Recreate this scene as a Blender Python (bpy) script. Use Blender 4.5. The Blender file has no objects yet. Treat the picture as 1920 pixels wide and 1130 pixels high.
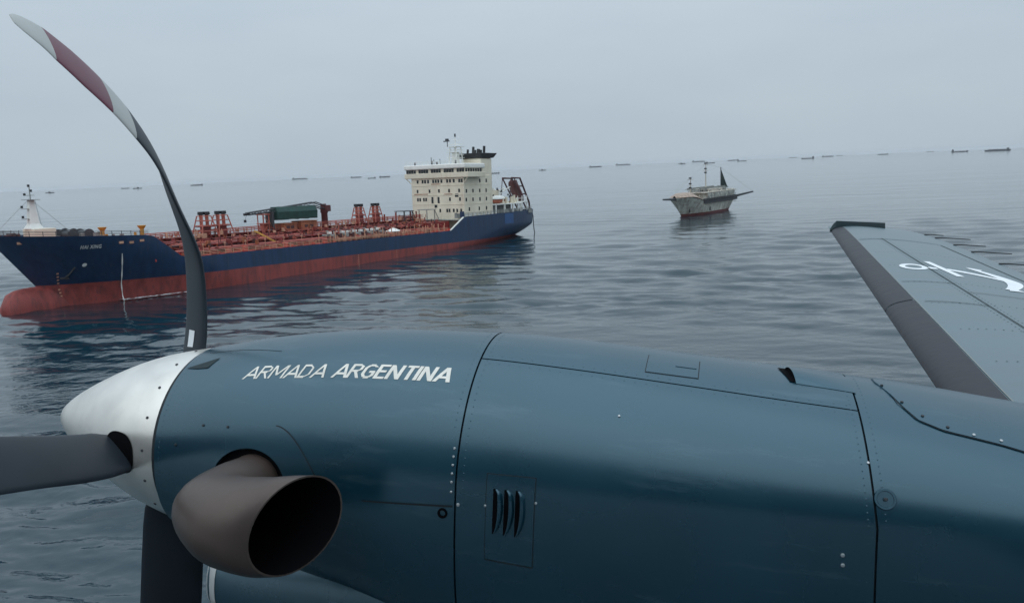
import bpy, math, random
import numpy as np
from mathutils import Vector, Matrix
random.seed(7); rng = np.random.default_rng(7)
S = bpy.context.scene
COL = S.collection
R = math.radians

# ------------------------------------------------------------------ camera, sky, sun, exposure
EYE = 21.5
cam = bpy.data.cameras.new('camera'); cam.sensor_width = 36.0; cam.lens = 36 * 1450 / 1920
cam.clip_start = 0.05; cam.clip_end = 90000
cam_o = bpy.data.objects.new('camera', cam); COL.objects.link(cam_o)
cr = Vector((0.99905, -0.00735, -0.04300)); cd = Vector((0, 0.98571, -0.16843)); cr.normalize()
cu = cr.cross(cd); cu.normalize(); cd = cu.cross(cr)
cam_o.matrix_world = Matrix(((cr.x, cu.x, -cd.x, 0), (cr.y, cu.y, -cd.y, 0), (cr.z, cu.z, -cd.z, EYE), (0, 0, 0, 1)))
S.camera = cam_o

SUN_EL, SUN_AZ = 52.0, 215.0           # high and soft, behind the viewer to the left
world = bpy.data.worlds.new('World'); S.world = world; world.use_nodes = True
wn, wl = world.node_tree.nodes, world.node_tree.links
bg = wn['Background']; bg.inputs['Strength'].default_value = 0.1
sky = wn.new('ShaderNodeTexSky'); sky.sky_type = 'NISHITA'; sky.sun_disc = False
sky.sun_elevation = R(SUN_EL); sky.sun_rotation = R(SUN_AZ); sky.dust_density = 4.0; sky.air_density = 1.2
hs = wn.new('ShaderNodeHueSaturation'); hs.inputs['Saturation'].default_value = 0.5; hs.inputs['Value'].default_value = 0.5
tc = wn.new('ShaderNodeTexCoord')
nz = wn.new('ShaderNodeTexNoise'); nz.inputs['Scale'].default_value = 2.2; nz.inputs['Detail'].default_value = 6; nz.inputs['Roughness'].default_value = 0.55
mp = wn.new('ShaderNodeMapping'); mp.inputs['Scale'].default_value = (1, 1, 4.0)
cr_ = wn.new('ShaderNodeValToRGB')
cr_.color_ramp.elements[0].position = 0.25; cr_.color_ramp.elements[0].color = (4.42, 5.34, 6.14, 1)
cr_.color_ramp.elements[1].position = 0.75; cr_.color_ramp.elements[1].color = (5.12, 5.98, 6.70, 1)
mx = wn.new('ShaderNodeMix'); mx.data_type = 'RGBA'; mx.inputs[0].default_value = 0.93
wl.new(sky.outputs[0], hs.inputs['Color']); wl.new(tc.outputs['Generated'], mp.inputs['Vector']); wl.new(mp.outputs[0], nz.inputs['Vector'])
wl.new(nz.outputs[0], cr_.inputs[0]); wl.new(hs.outputs[0], mx.inputs[6]); wl.new(cr_.outputs[0], mx.inputs[7])
sx = wn.new('ShaderNodeSeparateXYZ'); pz = wn.new('ShaderNodeMath'); pz.operation = 'POWER'; pz.inputs[1].default_value = 1.5; pz.use_clamp = True
ma = wn.new('ShaderNodeMath'); ma.operation = 'MULTIPLY_ADD'; ma.inputs[1].default_value = 1.5; ma.inputs[2].default_value = 1.0   # an overcast sky brightens towards the zenith
cl = wn.new('ShaderNodeClamp'); vm = wn.new('ShaderNodeVectorMath'); vm.operation = 'SCALE'
wl.new(tc.outputs['Generated'], sx.inputs[0]); wl.new(sx.outputs[2], cl.inputs[0]); wl.new(cl.outputs[0], pz.inputs[0]); wl.new(pz.outputs[0], ma.inputs[0])
wl.new(mx.outputs[2], vm.inputs[0]); wl.new(ma.outputs[0], vm.inputs['Scale']); wl.new(vm.outputs[0], bg.inputs['Color'])

sun = bpy.data.lights.new('sun', 'SUN'); sun.energy = 0.6; sun.angle = R(110); sun.color = (1, 0.97, 0.92)
sun_o = bpy.data.objects.new('sun', sun); COL.objects.link(sun_o)
az, el = R(SUN_AZ), R(SUN_EL)
sdir = Vector((math.sin(az) * math.cos(el), math.cos(az) * math.cos(el), math.sin(el)))
sun_o.rotation_euler = sdir.to_track_quat('Z', 'Y').to_euler(); sun_o.location = (0, 0, 50)
S.view_settings.view_transform = 'Standard'; S.view_settings.look = 'None'
S.view_settings.exposure = 0.0; S.view_settings.gamma = 1.0; S.view_settings.use_curve_mapping = False
S.cycles.use_denoising = True; S.cycles.max_bounces = 6; S.cycles.volume_bounces = 0

# ------------------------------------------------------------------ materials
def mat(name, col, rough=0.5, metal=0.0, var=0.15, scale=2.0, streak=None, rust=0.0, bump=0.0, bscale=30, spec=None, ior=None, coat=0.0, tint=None, scuff=0.0, dirt=(0.16, 0.07, 0.035)):
    m = bpy.data.materials.new(name); m.use_nodes = True
    n, l = m.node_tree.nodes, m.node_tree.links
    b = n['Principled BSDF']
    b.inputs['Roughness'].default_value = rough; b.inputs['Metallic'].default_value = metal
    if spec is not None: b.inputs['Specular IOR Level'].default_value = spec
    if ior is not None: b.inputs['IOR'].default_value = ior
    b.inputs['Coat Weight'].default_value = coat
    if tint: b.inputs['Specular Tint'].default_value = (*tint, 1)
    t = n.new('ShaderNodeTexCoord'); mpg = n.new('ShaderNodeMapping')
    mpg.inputs['Scale'].default_value = streak or (1, 1, 1)
    l.new(t.outputs['Object'], mpg.inputs['Vector'])
    nzz = n.new('ShaderNodeTexNoise'); nzz.inputs['Scale'].default_value = scale; nzz.inputs['Detail'].default_value = 6
    l.new(mpg.outputs[0], nzz.inputs['Vector'])
    rp = n.new('ShaderNodeValToRGB'); e = rp.color_ramp.elements
    e[0].position = 0.3; e[1].position = 0.7
    e[0].color = (*[c * (1 - var) for c in col], 1); e[1].color = (*[min(1, c * (1 + var)) for c in col], 1)
    l.new(nzz.outputs[0], rp.inputs[0]); last = rp.outputs[0]
    if rust > 0:
        n2 = n.new('ShaderNodeTexNoise'); n2.inputs['Scale'].default_value = scale * 1.7; n2.inputs['Detail'].default_value = 8; n2.inputs['Roughness'].default_value = 0.7
        l.new(mpg.outputs[0], n2.inputs['Vector'])
        r2 = n.new('ShaderNodeValToRGB'); r2.color_ramp.elements[0].position = 0.62 - rust * 0.25; r2.color_ramp.elements[1].position = 0.78 - rust * 0.2
        l.new(n2.outputs[0], r2.inputs[0])
        mm = n.new('ShaderNodeMix'); mm.data_type = 'RGBA'; mm.inputs[7].default_value = (*dirt, 1)
        mu = n.new('ShaderNodeMath'); mu.operation = 'MULTIPLY'; mu.inputs[1].default_value = min(1, rust * 1.6)
        l.new(r2.outputs[0], mu.inputs[0]); l.new(mu.outputs[0], mm.inputs[0]); l.new(last, mm.inputs[6]); last = mm.outputs[2]
    if scuff > 0:
        m3 = n.new('ShaderNodeMapping'); m3.inputs['Rotation'].default_value = (0.3, 0.5, 0.4); m3.inputs['Scale'].default_value = (2.0, 7.0, 14.0)
        n4 = n.new('ShaderNodeTexNoise'); n4.inputs['Scale'].default_value = 1.6; n4.inputs['Detail'].default_value = 9; n4.inputs['Roughness'].default_value = 0.65
        l.new(t.outputs['Object'], m3.inputs['Vector']); l.new(m3.outputs[0], n4.inputs['Vector'])
        r4 = n.new('ShaderNodeValToRGB'); r4.color_ramp.elements[0].position = 0.56; r4.color_ramp.elements[1].position = 0.80
        l.new(n4.outputs[0], r4.inputs[0]); k4 = n.new('ShaderNodeMath'); k4.operation = 'MULTIPLY'; k4.inputs[1].default_value = scuff; l.new(r4.outputs[0], k4.inputs[0])
        x4 = n.new('ShaderNodeMix'); x4.data_type = 'RGBA'; x4.inputs[7].default_value = (0.17, 0.24, 0.27, 1); l.new(k4.outputs[0], x4.inputs[0]); l.new(last, x4.inputs[6]); last = x4.outputs[2]
    l.new(last, b.inputs['Base Color'])
    # roughness breakup
    rr = n.new('ShaderNodeMapRange'); rr.inputs[3].default_value = max(0.02, rough * 0.8); rr.inputs[4].default_value = min(1, rough * 1.25)
    l.new(nzz.outputs[0], rr.inputs[0]); l.new(rr.outputs[0], b.inputs['Roughness'])
    if bump > 0:
        n3 = n.new('ShaderNodeTexNoise'); n3.inputs['Scale'].default_value = bscale; n3.inputs['Detail'].default_value = 3
        l.new(t.outputs['Object'], n3.inputs['Vector'])
        bp = n.new('ShaderNodeBump'); bp.inputs['Distance'].default_value = bump; bp.inputs['Strength'].default_value = 1.0
        l.new(n3.outputs[0], bp.inputs['Height']); l.new(bp.outputs[0], b.inputs['Normal'])
    return m

M = {}
M['navy_hull'] = mat('navy_hull_paint', (0.013, 0.037, 0.090), 0.42, var=0.22, scale=0.35, streak=(2.5, 2.5, 0.3), rust=0.34, dirt=(0.050, 0.055, 0.075), bump=0.05, bscale=0.5)
M['hull_red'] = mat('antifouling_red', (0.27, 0.056, 0.050), 0.6, var=0.3, scale=0.3, streak=(2.5, 2.5, 0.4), rust=0.5, dirt=(0.085, 0.04, 0.042))
M['deck_red'] = mat('deck_red', (0.48, 0.060, 0.042), 0.6, var=0.25, scale=0.5, rust=0.2, dirt=(0.20, 0.05, 0.04))
M['pipe_red'] = mat('pipe_red', (0.21, 0.036, 0.032), 0.5, var=0.3, scale=0.6)
M['pipe_dark'] = mat('pipe_dark', (0.075, 0.03, 0.032), 0.55, var=0.3, scale=0.6)
M['pipe_pink'] = mat('pipe_pink', (0.40, 0.105, 0.075), 0.5, var=0.25, scale=0.7)
M['rail'] = mat('rail_cream', (0.50, 0.27, 0.18), 0.5, var=0.3, scale=0.4)
M['orange'] = mat('orange_primer', (0.30, 0.10, 0.05), 0.5, var=0.45, scale=1.2)
M['yellow'] = mat('yellow_paint', (0.50, 0.26, 0.04), 0.5, var=0.2, scale=0.8)
M['cream'] = mat('cream_paint', (0.72, 0.66, 0.53), 0.5, var=0.07, scale=0.35, streak=(1, 1, 0.2), rust=0.34, dirt=(0.50, 0.36, 0.26))
M['white'] = mat('white_paint', (0.78, 0.78, 0.74), 0.45, var=0.07, scale=0.8)
M['black'] = mat('black_paint', (0.015, 0.016, 0.02), 0.5, var=0.2, scale=1.0)
M['glass'] = mat('dark_window_glass', (0.012, 0.016, 0.02), 0.12, var=0.1, scale=1)
M['green'] = mat('green_tarpaulin', (0.022, 0.062, 0.055), 0.75, var=0.3, scale=0.8)
M['maroon'] = mat('maroon_fibreglass', (0.10, 0.028, 0.03), 0.45, var=0.2, scale=0.8)
M['grey_dark'] = mat('dark_steel', (0.045, 0.048, 0.055), 0.55, var=0.25, scale=1.0)
M['grey'] = mat('grey_steel', (0.24, 0.25, 0.24), 0.55, var=0.2, scale=0.8, rust=0.15)
M['blue_patch'] = mat('fresh_blue_paint', (0.028, 0.085, 0.22), 0.45, var=0.12, scale=0.5)
M['boat_orange'] = mat('boat_orange', (0.40, 0.12, 0.07), 0.5, var=0.15, scale=1)
M['rope'] = mat('dark_rope', (0.03, 0.03, 0.032), 0.8, var=0.2, scale=3)
M['jig_hull'] = mat('weathered_pale_hull', (0.50, 0.51, 0.46), 0.6, var=0.3, scale=0.45, streak=(1.5, 1.5, 0.5), rust=0.60, dirt=(0.21, 0.14, 0.10))
M['jig_red'] = mat('weathered_red_bottom', (0.12, 0.035, 0.035), 0.65, var=0.3, scale=0.8, rust=0.3, dirt=(0.05, 0.03, 0.03))
M['jig_rust'] = mat('rust_stained_whaleback', (0.40, 0.31, 0.25), 0.65, var=0.35, scale=0.9, rust=0.6, dirt=(0.16, 0.09, 0.06))
M['jig_white'] = mat('weathered_white', (0.52, 0.50, 0.44), 0.6, var=0.2, scale=0.9, rust=0.6, dirt=(0.20, 0.11, 0.07))
M['sail'] = mat('dark_canvas', (0.016, 0.03, 0.028), 0.8, var=0.3, scale=1.0)
M['far_ship'] = mat('far_ship_paint', (0.035, 0.04, 0.05), 0.6, var=0.25, scale=0.05)
# aircraft
PAINT = dict(rough=0.27, var=0.14, scale=3.0, ior=2.0, tint=(0.54, 0.80, 0.95), scuff=0.22)
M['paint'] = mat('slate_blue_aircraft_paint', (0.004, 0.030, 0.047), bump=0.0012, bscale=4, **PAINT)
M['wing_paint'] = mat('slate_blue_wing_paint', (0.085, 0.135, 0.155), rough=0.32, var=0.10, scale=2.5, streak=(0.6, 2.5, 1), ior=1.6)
M['liner'] = mat('black_joint_liner', (0.012, 0.018, 0.022), 0.7, var=0.1)
M['spinner'] = mat('worn_polished_aluminium', (0.78, 0.76, 0.71), 0.33, metal=0.80, var=0.10, scale=9, rust=0.12, dirt=(0.42, 0.41, 0.40), bump=0.0006, bscale=25)
M['boot'] = mat('black_rubber_boot', (0.026, 0.027, 0.034), 0.5, var=0.25, scale=5, streak=(1, 3, 1), spec=0.28, bump=0.002, bscale=18)
M['blade'] = mat('dark_grey_blade', (0.022, 0.029, 0.038), 0.45, var=0.2, scale=5, spec=0.2)
M['blade_grey'] = mat('pale_grey_blade_band', (0.40, 0.41, 0.39), 0.45, var=0.08, scale=6)
M['blade_red'] = mat('dark_red_blade_band', (0.13, 0.022, 0.045), 0.45, var=0.12, scale=6)
M['exhaust'] = mat('heat_stained_steel', (0.076, 0.056, 0.048), 0.40, metal=0.25, var=0.22, scale=5, rust=0.2, dirt=(0.05, 0.042, 0.04), bump=0.0006, bscale=40)
M['soot_shade'] = mat('soot_shade_black', (0.004, 0.004, 0.005), 0.9, var=0.1, spec=0.05)  # soot in the exhaust; elsewhere dark colour painting the shade inside openings
M['letter'] = mat('worn_white_lettering', (0.74, 0.71, 0.64), 0.5, var=0.12, scale=25)
M['emblem'] = mat('white_emblem_paint', (0.80, 0.83, 0.85), 0.45, var=0.04, scale=8)
M['screw'] = mat('steel_screw', (0.45, 0.47, 0.48), 0.35, metal=0.7, var=0.1)
M['screw_dark'] = mat('dark_screw', (0.02, 0.024, 0.028), 0.5, var=0.1)
M['fuse_pale'] = mat('pale_fuselage_reflector', (0.19, 0.29, 0.34), 0.3, var=0.05)  # invented upper tone of the unseen fuselage, mirrored in the nacelle flank
M['fuse_dark'] = mat('dark_fuselage_reflector', (0.012, 0.022, 0.030), 0.35, var=0.1)  # invented lower tone of the unseen fuselage, for a dark reflection below
M['lip'] = mat('bare_metal_lip', (0.62, 0.63, 0.62), 0.35, metal=0.3, var=0.1)
M['teal_dark'] = mat('dark_teal_fairing', (0.008, 0.022, 0.026), 0.5, var=0.15, spec=0.25)

# ------------------------------------------------------------------ mesh helpers
class MB:
    def __init__(s): s.v = []; s.f = []
    def add(s, vs, fs):
        o = len(s.v); s.v += [tuple(map(float, p)) for p in vs]; s.f += [tuple(i + o for i in q) for q in fs]; return s
    def box(s, c, d, rz=0.0, taper=1.0):
        x, y, z = c; a, b, h = d[0] / 2, d[1] / 2, d[2] / 2
        co, si = math.cos(rz), math.sin(rz); vs = []
        for k, t in ((-1, 1.0), (1, taper)):
            for i, j in ((-1, -1), (1, -1), (1, 1), (-1, 1)):
                px, py = i * a * t, j * b * t
                vs.append((x + px * co - py * si, y + px * si + py * co, z + k * h))
        return s.add(vs, [(3, 2, 1, 0), (4, 5, 6, 7), (0, 1, 5, 4), (1, 2, 6, 5), (2, 3, 7, 6), (3, 0, 4, 7)])
    def lim(s, x0, x1, y0, y1, z0, z1): return s.box(((x0 + x1) / 2, (y0 + y1) / 2, (z0 + z1) / 2), (abs(x1 - x0), abs(y1 - y0), abs(z1 - z0)))
    def tube(s, pts, r, n=8, caps=True):
        pts = [Vector(p) for p in pts]; rs = r if isinstance(r, (list, tuple)) else [r] * len(pts)
        vs, fs = [], []; up = None
        for i, p in enumerate(pts):
            t = (pts[min(i + 1, len(pts) - 1)] - pts[max(i - 1, 0)]).normalized()
            if up is None: up = Vector((0, 0, 1)) if abs(t.z) < 0.9 else Vector((1, 0, 0))
            a = up - t * up.dot(t); a.normalize(); b = t.cross(a); up = a
            for k in range(n):
                q = 2 * math.pi * k / n; vs.append(p + (a * math.cos(q) + b * math.sin(q)) * rs[i])
        for i in range(len(pts) - 1):
            for k in range(n): fs.append((i * n + k, i * n + (k + 1) % n, (i + 1) * n + (k + 1) % n, (i + 1) * n + k))
        if caps: fs += [tuple(range(n - 1, -1, -1)), tuple(range((len(pts) - 1) * n, len(pts) * n))]
        return s.add(vs, fs)
    def loft(s, rings, close=True, caps=True):
        n = len(rings[0]); vs = [p for r_ in rings for p in r_]; fs = []
        for i in range(len(rings) - 1):
            for k in range(n if close else n - 1):
                fs.append((i * n + k, i * n + (k + 1) % n, (i + 1) * n + (k + 1) % n, (i + 1) * n + k))
        if caps and close: fs += [tuple(range(n - 1, -1, -1)), tuple(range((len(rings) - 1) * n, len(rings) * n))]
        return s.add(vs, fs)
    def poly(s, pts, th, nrm):
        nrm = Vector(nrm).normalized() * th; n = len(pts)
        vs = [Vector(p) for p in pts] + [Vector(p) + nrm for p in pts]
        fs = [tuple(range(n - 1, -1, -1)), tuple(range(n, 2 * n))] + [(i, (i + 1) % n, n + (i + 1) % n, n + i) for i in range(n)]
        return s.add(vs, fs)

def link(name, me, parent=None):
    o = bpy.data.objects.new(name, me); COL.objects.link(o); o.parent = parent; return o
def build(name, mb, m, parent=None, smooth=False, bevel=0.0, label=None, fix=True):
    me = bpy.data.meshes.new(name); me.from_pydata(mb.v, [], mb.f)
    if fix:
        import bmesh
        b = bmesh.new(); b.from_mesh(me); bmesh.ops.recalc_face_normals(b, faces=b.faces); b.to_mesh(me); b.free()
    me.materials.append(M[m] if isinstance(m, str) else m)
    if smooth:
        me.polygons.foreach_set('use_smooth', [True] * len(me.polygons))
        if smooth != 'all': me.set_sharp_from_angle(angle=R(40))
    o = link(name, me, parent)
    if bevel:
        bv = o.modifiers.new('bevel', 'BEVEL'); bv.width = bevel; bv.segments = 2; bv.limit_method = 'ANGLE'
    if label: o['label'] = label
    return o
def thing(name, label, cat, group=None, mw=None, loc=None):
    o = bpy.data.objects.new(name, None); COL.objects.link(o); o.empty_display_size = 0.5
    if mw is not None: o.matrix_world = mw
    if loc is not None: o.location = loc
    o['label'] = label; o['category'] = cat
    if group: o['group'] = group
    return o
def dup(o, parent, loc=None, rot=None, name=None):
    c = o.copy(); COL.objects.link(c); c.parent = parent
    if loc is not None: c.location = loc
    if rot is not None: c.rotation_euler = rot
    for ch in o.children:
        k = ch.copy(); COL.objects.link(k); k.parent = c
    return c
def lerp(a, b, t): return a + (b - a) * t
def sm(t): t = min(1, max(0, t)); return t * t * (3 - 2 * t)
def text_mesh(body, shear=0.0, offset=0.0, res=4, spacing=1.0):
    cu_ = bpy.data.curves.new('text', 'FONT'); cu_.body = body; cu_.shear = shear; cu_.offset = offset
    cu_.resolution_u = res; cu_.space_character = spacing; cu_.align_x = 'LEFT'
    ob = bpy.data.objects.new('text', cu_); COL.objects.link(ob)
    bpy.context.view_layer.update()
    ev = ob.evaluated_get(bpy.context.evaluated_depsgraph_get()); me = ev.to_mesh()
    v = [tuple(p.co) for p in me.vertices]; f = [tuple(p.vertices) for p in me.polygons]
    ev.to_mesh_clear(); bpy.data.objects.remove(ob); bpy.data.curves.remove(cu_)
    v = np.array(v); v[:, 0] -= v[:, 0].min(); w = v[:, 0].max(); h = v[:, 1].max()
    return v, f, w, h

# ------------------------------------------------------------------ the sea
def make_sea():
    az_in = np.radians(np.arange(-40, 40.001, 0.085))
    az_out = np.radians(np.concatenate([np.arange(41, 320, 1.5), [320 - 0.5]]))
    ang = np.concatenate([az_in, az_out])                # azimuth from +Y clockwise
    rad = [0.5, 4, 10, 18, 26, 32, 38]
    while rad[-1] < 30000:
        r_ = rad[-1]; rad.append(r_ + max(0.22, min(r_ * r_ / 16600 * (0.6 if r_ < 500 else 0.9), r_ * 0.08)))
    rad = np.array(rad)
    A, Rr = np.meshgrid(ang, rad)
    X, Y = Rr * np.sin(A), Rr * np.cos(A)
    dr = np.gradient(rad)[:, None] * np.ones_like(A)
    da = np.where((A > az_in[-1] + 1e-4), 0.03, np.radians(0.085)) * Rr
    cell = np.maximum(dr, da)
    Zz = np.zeros_like(X)
    N = 110; lam = np.exp(np.linspace(np.log(0.65), np.log(15), N))
    # group modulation: patches of rougher and smoother water
    g = 0.0
    for k in range(7):
        L = 60 + 50 * k; th = rng.uniform(0, 2 * np.pi); g = g + np.sin((X * np.cos(th) + Y * np.sin(th) * 1.8) * 2 * np.pi / L + rng.uniform(0, 6.28))
    g = 1 + 0.16 * g
    for L in lam:
        th = R(80) + rng.normal(0, 0.40); k = 2 * np.pi / L
        slope = 0.150 * np.sqrt(2.0 / N) * (0.95 if L < 1.8 else 1.0 + 0.3 * np.exp(-((np.log(L / 6.0)) / 0.5) ** 2))
        fade = np.clip((L / np.maximum(cell, 1e-6) - 2.2) / 2.5, 0, 1)
        phs = k * (X * np.cos(th) + Y * np.sin(th)) + rng.uniform(0, 6.28)
        Zz += fade * slope / k * (np.sin(phs) + 0.20 * np.sin(2 * phs + 1.57))
    Zz *= g
    # the hull shelters the water along its side: calmer in its lee
    hx, hy = -0.5786, -0.8156; ux = (X + 58.6) * hx + (Y - 180.02) * hy; uy = (X + 58.6) * 0.8156 - (Y - 180.02) * 0.5786
    lee = 1 - 0.80 * np.exp(-np.clip(uy - 12, 0, None) / 45.0) * np.clip((58 - ux) / 14, 0, 1) * np.clip((ux + 125) / 30, 0, 1) * (uy > -14)
    Zz *= lee
    nr, na = X.shape
    co = np.stack([X, Y, Zz], -1).reshape(-1, 3)
    i, j = np.meshgrid(np.arange(nr - 1), np.arange(na), indexing='ij'); j2 = (j + 1) % na
    q = np.stack([i * na + j, (i + 1) * na + j, (i + 1) * na + j2, i * na + j2], -1).reshape(-1, 4)
    c0 = len(co); co = np.vstack([co, [[0, 0, 0]]])
    me = bpy.data.meshes.new('sea')
    tri = np.stack([np.full(na, c0), np.arange(na), (np.arange(na) + 1) % na], -1)
    me.vertices.add(len(co)); me.vertices.foreach_set('co', co.ravel().astype(np.float32))
    loops = np.concatenate([q.ravel(), tri.ravel()]); me.loops.add(len(loops)); me.loops.foreach_set('vertex_index', loops.astype(np.int32))
    st = np.concatenate([np.arange(len(q)) * 4, len(q) * 4 + np.arange(na) * 3]); me.polygons.add(len(st)); me.polygons.foreach_set('loop_start', st.astype(np.int32))
    me.update(calc_edges=True); me.polygons.foreach_set('use_smooth', np.ones(len(st), bool)); me.validate()
    m = bpy.data.materials.new('sea_water'); m.use_nodes = True; n, l = m.node_tree.nodes, m.node_tree.links
    b = n['Principled BSDF']; b.inputs['Base Color'].default_value = (0.003, 0.025, 0.038, 1)
    b.inputs['Roughness'].default_value = 0.05; b.inputs['IOR'].default_value = 1.48
    geo = n.new('ShaderNodeNewGeometry'); prev = None
    la = n.new('ShaderNodeAttribute'); la.attribute_name = 'lee'
    for sc, stretch, dist, det in ((0.011, 2.2, 1.3, 2), (0.034, 2.4, 0.75, 3), (0.10, 1.6, 0.20, 3), (0.40, 1.4, 0.11, 4), (1.5, 1.4, 0.042, 4)):
        mp_ = n.new('ShaderNodeMapping'); mp_.inputs['Rotation'].default_value = (0, 0, R(-12)); mp_.inputs['Scale'].default_value = (sc / stretch, sc, sc)
        t_ = n.new('ShaderNodeTexNoise'); t_.inputs['Scale'].default_value = 1.0; t_.inputs['Detail'].default_value = det; t_.inputs['Distortion'].default_value = 0.4
        l.new(geo.outputs['Position'], mp_.inputs['Vector']); l.new(mp_.outputs[0], t_.inputs['Vector'])
        bp = n.new('ShaderNodeBump'); bp.inputs['Distance'].default_value = dist; l.new(la.outputs['Fac'], bp.inputs['Strength'])
        l.new(t_.outputs[0], bp.inputs['Height'])
        if prev: l.new(prev.outputs[0], bp.inputs['Normal'])
        prev = bp
    l.new(prev.outputs[0], b.inputs['Normal'])
    at = me.attributes.new('lee', 'FLOAT', 'POINT'); at.data.foreach_set('value', np.append(lee.ravel(), 1.0).astype(np.float32))
    me.materials.append(m)
    o = link('sea', me); o['kind'] = 'structure'
make_sea()

# ------------------------------------------------------------------ the tanker (local X to the bow, Y to port, Z up)
TX = Vector((-0.5785, -0.8153, 0.0245)).normalized(); TY = Vector((0.8156, -0.5787, 0)).normalized(); TZ = TX.cross(TY); TX = TY.cross(TZ)
TO = Vector((-58.6, 180.02, 0))
TMW = Matrix(((TX.x, TY.x, TZ.x, TO.x), (TX.y, TY.y, TZ.y, TO.y), (TX.z, TY.z, TZ.z, TO.z), (0, 0, 0, 1)))
tk = thing('tanker_ship', 'long chemical tanker with navy and red hull, red deck and tall cream superstructure', 'ship', mw=TMW)
HB = 12.0
def pw(x, P):
    xs = [p[0] for p in P]; return float(np.interp(x, xs, [p[1] for p in P]))
def stem(z): return pw(z, [(-6, 47.5), (2.6, 48.4), (3.2, 49.0), (12.4, 55.9), (13, 56.3)])
def stern(z): return pw(z, [(-6, -79), (-1.5, -87), (0, -91.5), (1.5, -96.5), (3, -100.2), (4.5, -102.6), (6.2, -103.8), (10.7, -104.4)])
def ztop(x): return pw(x, [(-115, 10.75), (-62.2, 10.1), (-61.6, 9.9), (-55.6, 6.5), (26.3, 6.5), (32.6, 11.45), (45, 12.0), (56, 12.6)])
ZB = 3.05
def half(x, z):
    zz = min(1, max(0, (z + 1) / 12.5)); df = max(0, stem(z) - x)
    Le = lerp(40, 21, zz); f = 1 - (1 - min(1, df / Le)) ** lerp(1.9, 2.3, zz); f = f ** lerp(0.95, 0.62, zz)
    za = min(1, max(0, (z + 1.5) / 7.5)); La = lerp(52, 26, za); da = max(0, x - stern(z)); t = min(1, da / La)
    b0 = lerp(0.0, 0.66, za); a = b0 + (1 - b0) * (1 - (1 - t) ** 2.2) ** lerp(0.8, 1.0, za)
    if da <= 0.0: a = b0
    return HB * f * a
NU = 110
us = [0.5 - 0.5 * math.cos(math.pi * i / NU) for i in range(NU + 1)]
us = sorted(set([round(lerp(u_, i / NU, 0.45), 5) for i, u_ in enumerate(us)]))
def hull_rows(rows):
    out = []
    for zf in rows:
        row = []
        for u in us:
            x = lerp(-100, 52, u); z = zf(x)
            for _ in range(4): x = lerp(stern(z), stem(z), u); z = zf(x)
            row.append((x, half(x, z), z))
        out.append(row)
    return out
def hull_mesh(rows):
    rw = hull_rows(rows); mb = MB(); n = len(rw[0])
    port = rw; star = [[(x, -y, z) for x, y, z in r_] for r_ in rw]
    mb.loft(port, close=False); mb.loft(star, close=False)
    tr = [[(p[0][0], p[0][1] * k, p[0][2]) for k in np.linspace(-1, 1, 7)] for p in rw]; mb.loft(tr, close=False)
    return mb
low = [lambda x, f=f: lerp(-4.5, ZB, f) for f in np.linspace(0, 1, 9)]
top = [lambda x, f=f: lerp(ZB, ztop(x), f) for f in np.linspace(0, 1, 9)]
mbh = hull_mesh(low)
rings = []
for i in range(15):                                        # bulbous bow
    t = i / 14; x = lerp(38, 55.0, t); s_ = max(0.02, 1 - max(0, (t - 0.3) / 0.7) ** 7) ** .5
    rings.append([(x, 2.3 * s_ * math.sin(a), -0.9 + 0.2 * t + (3.7 if math.cos(a) > 0 else 4.2) * s_ * math.cos(a)) for a in np.linspace(0, 2 * math.pi, 25)[:-1]])
mbh.loft(rings)
build('hull_bottom', mbh, 'hull_red', tk, smooth=True)
hull = build('hull_topside', hull_mesh(top), 'navy_hull', tk, smooth=True)
def deck(x0, x1, zf, m, name, inset=0.25, n=40):
    mb = MB(); rw = []
    for x in np.linspace(x0, x1, n):
        z = zf(x); y = max(0.05, half(x, z) - inset); rw.append([(x, y * k, z + 0.12 * (1 - abs(k))) for k in np.linspace(-1, 1, 5)])
    mb.loft(rw, close=False); return build(name, mb, m, tk)
deck(-61.5, 32.4, lambda x: 6.3, 'deck_red', 'main_deck')
deck(31.6, 55.4, lambda x: ztop(x) - 0.95, 'deck_red', 'forecastle_deck')
deck(-104.2, -62, lambda x: ztop(x) - 1.0, 'grey', 'poop_deck')
build('deck_step', MB().lim(31.7, 31.9, -11.3, 11.3, 6.2, 10.5), 'deck_red', tk)
# white capping along the sloped break of the bulwark and rails
mb = MB()
for sg in (1,): mb.tube([(-61.7, HB * sg + 0.05, 9.95), (-55.6, HB * sg + 0.05, 6.55)], 0.22)
build('sloped_bulwark_cap', mb, 'white', tk)
def railing(pts, name, m, posts, h=1.05, r=0.045):
    mb = MB(); P = [Vector(p) for p in pts]
    for k in (0.4, 0.72, 1.0): mb.tube([p + Vector((0, 0, h * k)) for p in P], r, 5)
    for a, b in zip(P[:-1], P[1:]):
        n = max(1, int((b - a).length / posts))
        for i in range(n): q = a.lerp(b, i / n); mb.tube([q, q + Vector((0, 0, h))], r * 1.3, 5)
    return build(name, mb, m, tk)
railing([(x, 11.75, 6.35) for x in np.linspace(26, -55, 12)], 'deck_railing', 'rail', 1.6, r=0.06)
railing([(x, -11.75, 6.35) for x in np.linspace(26, -55, 12)], 'deck_railing', 'rail', 1.6, r=0.06)
railing([(x, half(x, ztop(x)) - 0.3, ztop(x) - 0.1) for x in np.linspace(55, 33, 14)], 'forecastle_railing', 'grey_dark', 2.2, 0.9)
railing([(x, -half(x, ztop(x)) + 0.3, ztop(x) - 0.1) for x in np.linspace(55, 33, 14)], 'forecastle_railing', 'grey_dark', 2.2, 0.9)
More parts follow.
